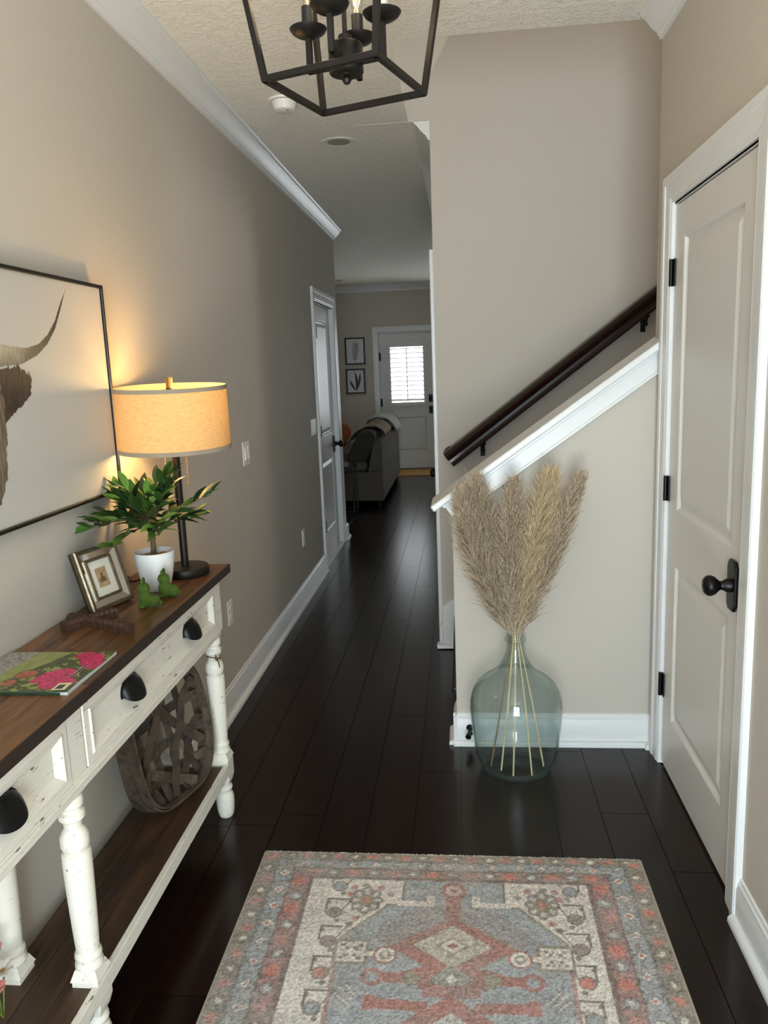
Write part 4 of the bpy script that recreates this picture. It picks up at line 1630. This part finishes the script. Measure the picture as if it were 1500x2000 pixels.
# top centre box with hooks
pt_(inn & (a < .150) & (a > .144) & (t < .24), DK, .6)
pt_(inn & (a > .055) & (a < .165) & (np.abs(t - .231) < .011), CR)
pt_(inn & (a > .055) & (a < .080) & (t > .198) & (t < .24), CR)
pt_(inn & (np.abs(a - .0815) < .002) & (t > .198) & (t < .22), DK, .7)
# muted field between the arms
fld = inn & (t > .243) & (t < .40) & (a < .10 + (t - .243) * 1.1) & (a < .21)
pt_(fld & (a > .02), MV, .45)
# neck and medallion
pt_(inn & (a < .021) & (t > .14) & (t < .31), RD)
rr = np.hypot(a, (t - .172))
pt_(rr < .038, RD)
pt_(rr < .024, CR, .55)
pt_(rr < .010, RD)
dm = a / .172 + np.abs(t - .405) / .118 + wn * 4
pt_(inn & (dm < 1.04), OL, .6)
pt_(inn & (dm < 1), RD)
dm2 = a / .108 + np.abs(t - .398) / .078 + wn * 4
pt_(inn & (dm2 < 1.05), DK, .5)
pt_(inn & (dm2 < 1), (OL + CR) / 2)
pt_(inn & (dm2 < .45), DK, .5)
pt_(inn & (dm2 < .34), CR, .8)
pt_(inn & (dm2 < .15), RD)
# white block with pinwheel and arm
bl = inn & (a > .232) & (a < .310) & (t > .395) & (t < .468)
pt_(inn & (a > .222) & (a < .318) & (t > .385) & (t < .478), OL, .9)
pt_(bl, CR)
ca, cb = (a - .271), (t - .431)
pin = bl & (np.maximum(np.abs(ca), np.abs(cb)) < .030) & ~((np.abs(ca) < .005) | (np.abs(cb) < .005)) & ((np.floor((ca + .03) / .012) + np.floor((cb + .03) / .012)) % 2 < 1)
pt_(pin, DK, .8)
pt_(inn & (a > .19) & (a < .235) & (np.abs(t - .436) < .014), RD, .7)
pt_(inn & (a > .19) & (a < .235) & (np.abs(t - .436) < .008), CR)
rr = np.hypot(a - .178, t - .438)
pt_(rr < .032, RD)
pt_(rr < .026, CR)
pt_(rr < .016, DK, .6)
pt_(rr < .008, CR)
pt_(inn & (a > .300) & (a < .312) & (t > .47), RD, .8)
# lower red cross arms
pt_(inn & (t > .478) & (t < .55) & (a < .115 + .03 * np.sin(t * 90)), RD)
pt_(inn & (a < .205) & (np.abs(t - .516) < .017), RD)
rr = np.hypot(a - .205, t - .516)
pt_(rr < .030, RD)
pt_(rr < .018, BL)
rr = np.abs(a) + np.abs(t - .516)
pt_(inn & (rr < .056), (OL + BL) / 2)
pt_(inn & (rr < .016), CR)
rr = np.abs(a - .105) + np.abs(t - .516)
pt_(inn & (rr < .028), OL)
pt_(inn & (t > .535) & (t < .575) & (a < .075), RD, .8)
pt_(inn & (a < .215) & (a > .06) & (np.abs(t - .598 - .05 * (.21 - a)) < .016), RD)
pt_(inn & (a > .188) & (a < .218) & (t > .575) & (t < .62), RD)
dm = a / .20 + np.abs(t - .72) / .155 + wn * 4
pt_(inn & (dm < 1), RD)
dm2 = a / .125 + np.abs(t - .72) / .10 + wn * 4
pt_(inn & (dm2 < 1), (BL + CR) / 2)
pt_(inn & (dm2 < .4), RD)
trg = inn & (np.abs(a - .262) + np.abs(t - .575) < .04)
pt_(trg & ((np.floor(a * 130) + np.floor(t * 130)) % 2 < 1), DK, .5)
pt_(trg & ((np.floor(a * 130) + np.floor(t * 130)) % 3 < 1), CR, .6)
# wear and weave
w1 = vnoise(gx * 22, gy * 60, 41)[..., None]
w2 = np.random.RandomState(3).rand(*gx.shape)[..., None]
w3 = vnoise(gx * 180, gy * 320, 42)[..., None]
fade = np.clip(vnoise(gx * 9, gy * 15, 51) * 1.5 - .45, 0, .8)[..., None] * np.where(d[..., None] < .18, .8, .45)
C = C * (1 - fade) + fade * (.5 * C.mean(-1, keepdims=True) + .5 * srgb_arr((160, 150, 141)))
grey = C.mean(-1, keepdims=True)
C = C * .60 + grey * .18 + .22 * srgb_arr((178, 168, 156))
C = C * (.80 + .22 * w1 + .60 * (w2 - .5) + .55 * (w3 - .5) + .08)
C = np.clip(C * 1.18, .01, .95)
Zr = .007 + .0012 * w2[..., 0] + .0015 * vnoise(gx * 6, gy * 6, 44)
rg = thing('area_rug', (cx, (RY0 + RY1) / 2, 0), 'faded Persian style runner rug in red, blue and cream on dark floor', 'rug')
grid_obj('pile', np.stack([gx, gy, Zr], -1), C, attr_mat('faded_woven_rug', .95, 900, .5, noise_amt=.22), rg, smooth=False)
MB().box(RX0 - .004, RX1 + .004, RY0 - .002, RY1, .0004, .0065).build('backing', simple('rug_binding', (176, 160, 140), .95, var=.15, nscale=200), rg)
fg = MB()
for i in range(520):
    x = RX0 + (RX1 - RX0) * (i + rnd.random()) / 520
    l_ = .006 + .008 * rnd.random()
    z = .004 + .004 * rnd.random()
    fg.add([(x - .0014, RY1 - .002, z), (x + .0014, RY1 - .002, z), (x + rnd.uniform(-.004, .004), RY1 + l_, .0025), (x, RY1, z + .003)], [(0, 1, 2), (0, 3, 1), (0, 2, 3), (1, 3, 2)])
fo = fg.build('fringe', simple('cream_fringe', (222, 212, 196), .95), rg)
fo['kind'] = 'stuff'

# ------------------------------------------------------------------ lantern
LN = Vector((-.2245, 1.761, 0))
ZB = 2.125
lt_ = thing('lantern_pendant', (LN.x, LN.y, H), 'dark bronze open cage lantern pendant with four candle bulbs', 'pendant light')
cornersB = [Vector((-.382, 1.686, ZB)), Vector((-.302, 1.922, ZB)), Vector((-.067, 1.836, ZB)), Vector((-.147, 1.600, ZB))]
dirs = [((c_ - LN) * Vector((1, 1, 0))).normalized() for c_ in cornersB]
cornersT = [c_ + d_ * .19 * .33 + Vector((0, 0, .33)) for c_, d_ in zip(cornersB, dirs)]
apex = [LN + d_ * .03 + Vector((0, 0, ZB + .46)) for d_ in dirs]


def bar(mb, p, q, w_, refv):
    p, q = Vector(p), Vector(q)
    d_ = (q - p).normalized()
    s_ = d_.cross(Vector(refv)).normalized()
    u_ = s_.cross(d_)
    mb.obox((p + q) / 2, d_ * ((q - p).length / 2 + w_ * .5), s_ * w_, u_ * w_)


hb = .0062
for i in range(4):
    j = (i + 1) % 4
    b = MB()
    bar(b, cornersB[i], cornersB[j], hb, (0, 0, 1))
    b.build('bottom_bar', MT['bronze'], lt_, bevel=.001, seg=1)
    b = MB()
    bar(b, cornersT[i], cornersT[j], hb, (0, 0, 1))
    b.build('top_bar', MT['bronze'], lt_)
    b = MB()
    bar(b, cornersB[i], cornersT[i], hb, cornersB[j] - cornersB[i])
    b.build('corner_post', MT['bronze'], lt_, bevel=.001, seg=1)
    b = MB()
    bar(b, cornersT[i], apex[i], hb, cornersB[j] - cornersB[i])
    b.build('roof_bar', MT['bronze'], lt_)
b = MB().lathe([(0, ZB + .45), (.045, ZB + .45), (.045, ZB + .47), (.012, ZB + .49), (.012, H - .03), (.06, H - .025), (.065, H), (0, H)], LN, 24)
b.build('canopy', MT['bronze'], lt_, smooth=True)
MB().lathe([(0, 2.20), (.005, 2.20), (.005, ZB + .46), (0, ZB + .46)], LN, 10).build('centre_rod', MT['bronze'], lt_, smooth=True)
MB().lathe([(0, 2.148), (.033, 2.148), (.036, 2.151), (.036, 2.202), (.033, 2.206), (.016, 2.208), (.014, 2.222), (0, 2.222)], LN, 32).build('hub', MT['bronze'], lt_, smooth=True)
MB().lathe([(0, 2.129), (.006, 2.130), (.0098, 2.136), (.0098, 2.140), (.006, 2.1455), (.011, 2.1465), (.013, 2.150), (0, 2.150)], LN, 20).build('finial', MT['bronze'], lt_, smooth=True)
for i, q in enumerate((163, 258, 78, -17)):
    q = math.radians(q)
    d_ = Vector((math.cos(q), math.sin(q), 0))
    s_ = Vector((-d_.y, d_.x, 0))
    c_ = LN + d_ * .084
    b = MB()
    b.obox(LN + d_ * .062 + Vector((0, 0, 2.168)), d_ * .026, s_ * .006, Vector((0, 0, .006)))
    b.obox(c_ + Vector((0, 0, 2.198)), d_ * .006, s_ * .006, Vector((0, 0, .036)))
    b.build('arm', MT['bronze'], lt_, bevel=.0015, seg=1)
    MB().lathe([(0, 2.232), (.012, 2.2325), (.026, 2.237), (.035, 2.243), (.0395, 2.250), (.038, 2.2505), (.026, 2.245), (0, 2.242)], c_, 28).build('drip_cup', MT['bronze'], lt_, smooth=True)
    sl = MB().lathe([(0, 2.240), (.0125, 2.240), (.0125, 2.292), (.0, 2.292)], c_, 20).build('candle_sleeve', MT['sleeve'], lt_, smooth=True)
    if i == 3:
        MB().lathe([(.0128, 2.256), (.0128, 2.276)], c_, 20, cap=False).build('paper_label', MT['shaft'], sl, smooth=True)
    MB().lathe([(.0085, 2.292), (.0085, 2.304), (.010, 2.306), (.017, 2.325), (.0195, 2.345), (.017, 2.368), (.008, 2.395), (.002, 2.405)], c_, 20).build('bulb', MT['clear'], lt_, smooth=True)
    MB().lathe([(0, 2.292), (.0082, 2.292), (.0082, 2.302), (.004, 2.304), (.003, 2.325), (0, 2.326)], c_, 12).build('bulb_base', simple('brass_bulb_base', (190, 176, 150), .3, metal=.7), lt_, smooth=True)
    b = MB()
    for k_ in range(4):
        q2 = PI / 2 * k_
        b.tube([c_ + Vector((.005 * math.cos(q2), .005 * math.sin(q2), 2.318)), c_ + Vector((.006 * math.cos(q2), .006 * math.sin(q2), 2.37))], .0011, 6)
    b.build('filament', MT['filament'], lt_)
    pl = bpy.data.lights.new('lantern_added_fill', 'POINT')  # added warm fill at each bulb, lifts near ceiling and right wall
    pl.energy = 0.5
    pl.color = (1.0, .78, .48)
    pl.shadow_soft_size = .012
    po = bpy.data.objects.new('lantern_added_fill', pl)
    COL.objects.link(po)
    po.location = c_ + Vector((0, 0, 2.345))
    attach(po, lt_)

# ------------------------------------------------------------------ ceiling fittings
sd = thing('smoke_detector', (-.763, 3.73, H), 'round white smoke detector on the hall ceiling', 'smoke detector')
MB().lathe([(0, -.008), (.066, -.008), (.068, -.004), (.068, 0), (0, 0)], (-.763, 3.73, H), 32).build('base', MT['shaft'], sd, smooth=True)
MB().lathe([(0, -.05), (.035, -.05), (.046, -.045), (.054, -.026), (.056, -.010), (.050, -.008), (0, -.008)], (-.763, 3.73, H), 32).build('cover', MT['shaft'], sd, smooth=True)
MB().lathe([(0, -.0515), (.004, -.0515), (.004, -.048), (0, -.048)], (-.745, 3.71, H), 10).build('button', MT['black'], sd)


def recessed(x, y, label):
    r_ = thing('recessed_light', (x, y, H), label, 'ceiling light')
    MB().lathe([(.060, -.002), (.070, -.006), (.092, -.004), (.095, 0), (.06, 0)], (x, y, H), 36, cap=False).build('trim_ring', MT['shaft'], r_, smooth=True)
    MB().lathe([(.0, -.0015), (.061, -.0025), (.061, 0)], (x, y, H), 32, cap=False).build('lens', simple('frosted_lens', (176, 172, 166), .12, var=.0), r_, smooth=True)


recessed(-.624, 4.445, 'round recessed ceiling light near the smoke detector')
recessed(-1.64, 11.0, 'small recessed ceiling light over the living room')


# ------------------------------------------------------------------ switches and outlets on the left wall
def plate(name, y, z, w_, h_, label, cat, kind):
    r_ = thing(name, (XL, y, z), label, cat)
    MB().box(XL, XL + .006, y - w_ / 2, y + w_ / 2, z - h_ / 2, z + h_ / 2).build('plate', MT['shaft'], r_, bevel=.002)
    if kind == 'switch':
        n_ = max(1, round((w_ - .07) / .046) + 1)
        for i in range(n_):
            yy_ = y + (i - (n_ - 1) / 2) * .046
            MB().obox((XL + .008, yy_, z), (.004, 0, .0012), (0, .0165, 0), (-.001, 0, .033)).build('rocker', MT['shaft'], r_, bevel=.0015)
    elif kind == 'outlet':
        for zz_ in (-.02, .02):
            so_ = MB().prism([(XL + .006, y + math.cos(q_) * .016, z + zz_ + max(-.0125, min(.0125, math.sin(q_) * .017))) for q_ in [2 * PI * i / 20 for i in range(20)]], (.003, 0, 0)).build('socket', MT['shaft'], r_)
            MB().box(XL + .0088, XL + .0093, y - .007, y - .005, z + zz_ - .001, z + zz_ + .007).box(XL + .0088, XL + .0093, y + .005, y + .007, z + zz_ - .001, z + zz_ + .006).build('slot', MT['black'], so_)
    return r_


plate('light_switch', 3.853, 1.145, .115, .118, 'white double light switch on the wall beyond the lamp', 'light switch', 'switch')
plate('power_outlet', 3.396, .455, .070, .114, 'white power outlet low on the wall beside the console end', 'outlet', 'outlet')
plate('power_outlet', 5.115, .430, .070, .114, 'white wall plate low on the wall between baseboard and hall door', 'outlet', 'outlet')
plate('light_switch', 5.70, 1.132, .165, .118, 'white triple light switch beside the hall door casing', 'light switch', 'switch')

# ------------------------------------------------------------------ living room beyond
SX1, SY0, SY1 = -.89, 8.64, 11.02
sf_ = thing('sofa', (-1.35, 9.8, 0), 'beige upholstered sofa with its back to the hallway', 'sofa')
MB().box(-1.78, SX1, SY0, SY1, .07, .40).build('base', MT['sofa'], sf_, bevel=.012)
MB().prism([(SX1, SY0, .401), (SX1, SY0, .74), (SX1 - .05, SY0, .755), (SX1 - .09, SY0, .74), (SX1 - .17, SY0, .401)], (0, SY1 - SY0, 0)).build('back_panel', MT['sofa'], sf_, bevel=.012)
for i in range(3):
    y0 = SY0 + .01 + i * (SY1 - SY0 - .02) / 3
    y1 = y0 + (SY1 - SY0 - .02) / 3 - .01
    MB().box(-1.80, SX1 - .18, y0, y1, .402, .52).build('seat_cushion', MT['sofa'], sf_, bevel=.04, seg=4)
    c_ = MB().prism([(SX1 - .20, y0, .50), (SX1 - .07, y0, .70), (SX1 - .08, y0, .82), (SX1 - .16, y0, .865), (SX1 - .26, y0, .84), (SX1 - .40, y0, .56), (SX1 - .38, y0, .50)], (0, y1 - y0, 0))
    c_.build('back_cushion', MT['sofa2'] if i == 0 else MT['sofa'], sf_, bevel=.035, seg=4)
for x in (-1.72, SX1 - .06):
    for y in (SY0 + .07, SY1 - .07):
        MB().lathe([(0, 0), (.02, 0), (.024, .02), (.028, .07), (0, .07)], (x, y, 0), 12).build('foot', MT['black'], sf_, smooth=True)


def drape(name, x0, x1, y0, y1, zf, mat, label, seed, th=.012):
    nx, ny = 36, 30
    V, F = [], []
    for i in range(nx + 1):
        for j in range(ny + 1):
            u_, v_ = i / nx, j / ny
            x, y = x0 + (x1 - x0) * u_, y0 + (y1 - y0) * v_
            z = zf(u_) + .016 * math.sin(v_ * 19 + seed) * (.4 + .6 * u_) + .008 * math.sin(v_ * 41 + u_ * 5 + seed)
            V.append((x, y, z))
    for i in range(nx):
        for j in range(ny):
            a_ = i * (ny + 1) + j
            F.append((a_, a_ + 1, a_ + ny + 2, a_ + ny + 1))
    o = MB().add(V, F).build(name, mat, smooth=80, recalc=False)
    so_ = o.modifiers.new('solid', 'SOLIDIFY')
    so_.thickness = th
    so_.offset = 1
    return tag(o, label, 'blanket')


drape('throw_blanket', SX1 - .44, SX1 + .012, 8.98, 9.75, lambda u_: float(np.interp(u_, [0, .2, .5, .75, .93, 1.0], [.71, .82, .893, .893, .84, .79])),
      simple('cream_knit_throw', (158, 146, 126), .95, var=.1, nscale=120, bmp=.3), 'rumpled cream knit throw over the sofa back', 1)
drape('throw_blanket', SX1 - .42, SX1 + .06, 10.0, 10.75, lambda u_: float(np.interp(u_, [0, .25, .5, .75, .9, 1.0], [.76, .90, .93, .90, .83, .74])),
      simple('pale_grey_green_throw', (176, 180, 168), .95, var=.1, nscale=120, bmp=.3), 'pale grey green throw hanging over the far end of the sofa back', 2)
oc = MB()
oc.ell((0, 0, 0), (.20, .06, .20), 20, 12)
oc.xf(Matrix.Translation((-1.50, 9.22, .76)) @ Matrix.Rotation(.5, 4, 'Z') @ Matrix.Rotation(.5, 4, 'X'))
oc.v = [(x, y, max(z, .53)) for x, y, z in oc.v]
tag(oc.build('throw_pillow', simple('rust_orange_fabric', (172, 98, 58), .9, var=.15, nscale=60), smooth=80), 'rust orange throw pillow on the beige sofa', 'pillow')

ar = thing('armchair', (-2.15, 10.6, 0), 'tan upholstered armchair behind the sofa', 'armchair')
tanm = simple('tan_upholstery', (196, 168, 140), .9, var=.05, nscale=120)
MB().box(-2.55, -1.86, 10.3, 11.0, .12, .44).build('seat', tanm, ar, bevel=.03, seg=3)
MB().box(-2.55, -1.86, 11.0, 11.16, .12, 1.08).build('backrest', tanm, ar, bevel=.05, seg=4)
for x in (-2.56, -1.93):
    MB().box(x, x + .12, 10.28, 11.0, .44, .64).build('armrest', tanm, ar, bevel=.03, seg=3)
for x in (-2.5, -1.91):
    for y in (10.35, 11.1):
        MB().box(x - .02, x + .02, y - .02, y + .02, 0, .12).build('leg', MT['black'], ar)

# side table with magazine
tb = thing('side_table', (-1.36, 8.42, 0), 'small dark metal side table in front of the sofa end', 'side table')
MB().box(-1.56, -1.16, 8.26, 8.56, .49, .51).build('top', MT['topedge'], tb, bevel=.004)
for x in (-1.55, -1.175):
    for y in (8.27, 8.545):
        MB().box(x - .008, x + .008, y - .008, y + .008, .0, .49).build('leg', MT['black'], tb)
MB().box(-1.55, -1.175, 8.262, 8.278, .01, .026).box(-1.55, -1.175, 8.537, 8.553, .01, .026).build('stretcher', MT['black'], tb)
bm_ = simple('blue_magazine_cover', (96, 116, 140), .35, var=.5, nscale=16)
tag(MB().box(-1.45, -1.22, 8.29, 8.50, .5101, .524).build('magazine', bm_, bevel=.002), 'blue covered magazine on the dark side table', 'magazine')
tag(MB().box(-1.42, -1.24, 8.31, 8.49, .5242, .540).build('book', simple('pale_book_cover', (150, 152, 150), .4, var=.2, nscale=20), bevel=.002), 'small pale book on top of the blue magazine', 'book')

# two framed botanical prints
fmt = simple('brown_print_frame', (44, 30, 26), .4, var=.1)


def botanical(x0, x1, z0, z1, kind, label):
    r_ = thing('botanical_print', ((x0 + x1) / 2, YB, z0), label, 'picture', 'botanical prints on the living room wall')
    fw2 = .022
    MB().box(x0, x1, YB - .025, YB, z0, z0 + fw2).box(x0, x1, YB - .025, YB, z1 - fw2, z1).box(x0, x0 + fw2, YB - .025, YB, z0, z1).box(x1 - fw2, x1, YB - .025, YB, z0, z1).build('frame', fmt, r_)
    g1, g2 = np.meshgrid(np.linspace(x0 + fw2, x1 - fw2, 90), np.linspace(z0 + fw2, z1 - fw2, 120), indexing='ij')
    u_ = (g1 - (x0 + x1) / 2) / (x1 - x0)
    v_ = (g2 - z0) / (z1 - z0)
    C_ = np.ones(g1.shape + (3,)) * srgb_arr((222, 222, 222))
    ink = srgb_arr((36, 38, 38))
    if kind == 0:
        bx = .02 + .10 * (v_ - .5)
        m_ = (np.abs(u_ - bx) < .012) & (v_ > .12) & (v_ < .88)
        for sg in (-1, 1):
            for i in range(7):
                vv_ = .17 + i * .09
                b_ = .02 + .10 * (vv_ - .5)
                ux = (u_ - b_) * sg
                tv = v_ - vv_ - ux * .75
                Ll = .20 * (1 - .5 * abs(i - 3.5) / 5)
                m_ |= (ux > 0) & (ux < Ll) & (np.abs(tv) < .021 * np.sin(np.clip(ux / Ll, 0, 1) * np.pi) ** .6)
        C_[m_] = ink
    else:
        for (b0_, t0_, bend_) in ((.0, (-.02, .88), .06), (-.02, (-.30, .55), -.02), (.02, (.24, .82), .05)):
            for k2_ in range(1):
                s1 = np.clip((v_ - .12) / (t0_[1] - .12), 0, 1)
                cxx = b0_ + (t0_[0] - b0_) * s1 + bend_ * np.sin(s1 * np.pi)
                wv_ = .06 * np.sin(s1 * np.pi) ** .7 + .004
                m_ = (v_ > .12) & (v_ < t0_[1]) & (np.abs(u_ - cxx) < wv_)
                sh2 = (np.abs(u_ - cxx) / wv_)
                C_[m_] = (ink * (1 + 2.0 * sh2[..., None]))[m_]
    grid_obj('print', np.stack([g1, np.full(g1.shape, YB - .008), g2], -1), C_, attr_mat('botanical_ink_' + str(kind), .5, 500, 0), r_)


botanical(-1.722, -1.420, 1.600, 1.998, 0, 'framed black fern frond print above another print by the back door')
botanical(-1.726, -1.434, 1.168, 1.540, 1, 'framed print of three grey leaves hung below the fern print')

# curtain rod to the right of the back door
cr_ = thing('curtain_rod', (-.39, YB - .08, 2.37), 'black curtain rod end with bracket beside the back door', 'curtain rod')
MB().tube([(-.36, YB - .08, 2.37), (1.4, YB - .08, 2.37)], .012, 10).build('rod', MT['black'], cr_, smooth=True)
MB().lathe([(0, -.055), (.008, -.05), (.02, -.03), (.012, -.012), (.018, 0), (.012, .01), (0, .012)], (-.36, YB - .08, 2.37), 14, (1, 0, 0)).build('finial', MT['black'], cr_, smooth=True)
MB().tube([(-.33, YB, 2.3), (-.33, YB - .05, 2.32), (-.33, YB - .08, 2.355)], .008, 8).box(-.345, -.315, YB - .008, YB, 2.2, 2.34).build('bracket', MT['black'], cr_, smooth=True)

# doormat
dmm = thing('door_mat', (-.75, 11.5, 0), 'tan jute door mat in front of the back door', 'mat')
MB().box(-1.12, -.28, 11.12, 11.80, .0003, .012).build('mat', MT['jute'], dmm, bevel=.004)
b = MB()
for i in range(46):
    x = -1.11 + i * .018
    b.box(x, x + .007, 11.095, 11.121, .001, .006)
o = b.build('fringe', MT['jute'], dmm)
o['kind'] = 'stuff'

# ------------------------------------------------------------------ faux flowers on the lower shelf
ff = thing('faux_flowers', (-1.0, 1.375, ZS), 'small bunch of white and pink faux flowers on the lower shelf', 'flowers')
wp = simple('white_petal', (226, 216, 208), .8, var=.06)
pp = simple('pink_petal', (206, 128, 120), .8, var=.15)
rf = random.Random(4)
for fi, (fx, fy, fz, mt_) in enumerate(((-1.005, 1.385, .297, wp), (-1.015, 1.345, .275, wp), (-1.02, 1.372, .345, pp), (-.985, 1.32, .30, pp))):
    MB().tube([(-1.0, 1.36, ZS + .001), (fx, fy, fz - .01)], .002, 6).build('stem', MT['olive'], ff, smooth=True)
    for i in range(7):
        q_ = 2 * PI * i / 7 + fi
        pe = MB().ell((0, .016, 0), (.012, .018, .003), 10, 6)
        pe.xf(Matrix.Translation((fx, fy, fz)) @ Matrix.Rotation(q_, 4, 'Z') @ Matrix.Rotation(.5 + .25 * rf.random(), 4, 'X'))
        pe.build('petal', mt_, ff, smooth=True)
    MB().ell((fx, fy, fz + .004), (.007, .007, .006), 10, 6).build('flower_centre', MT['soil'], ff, smooth=True)
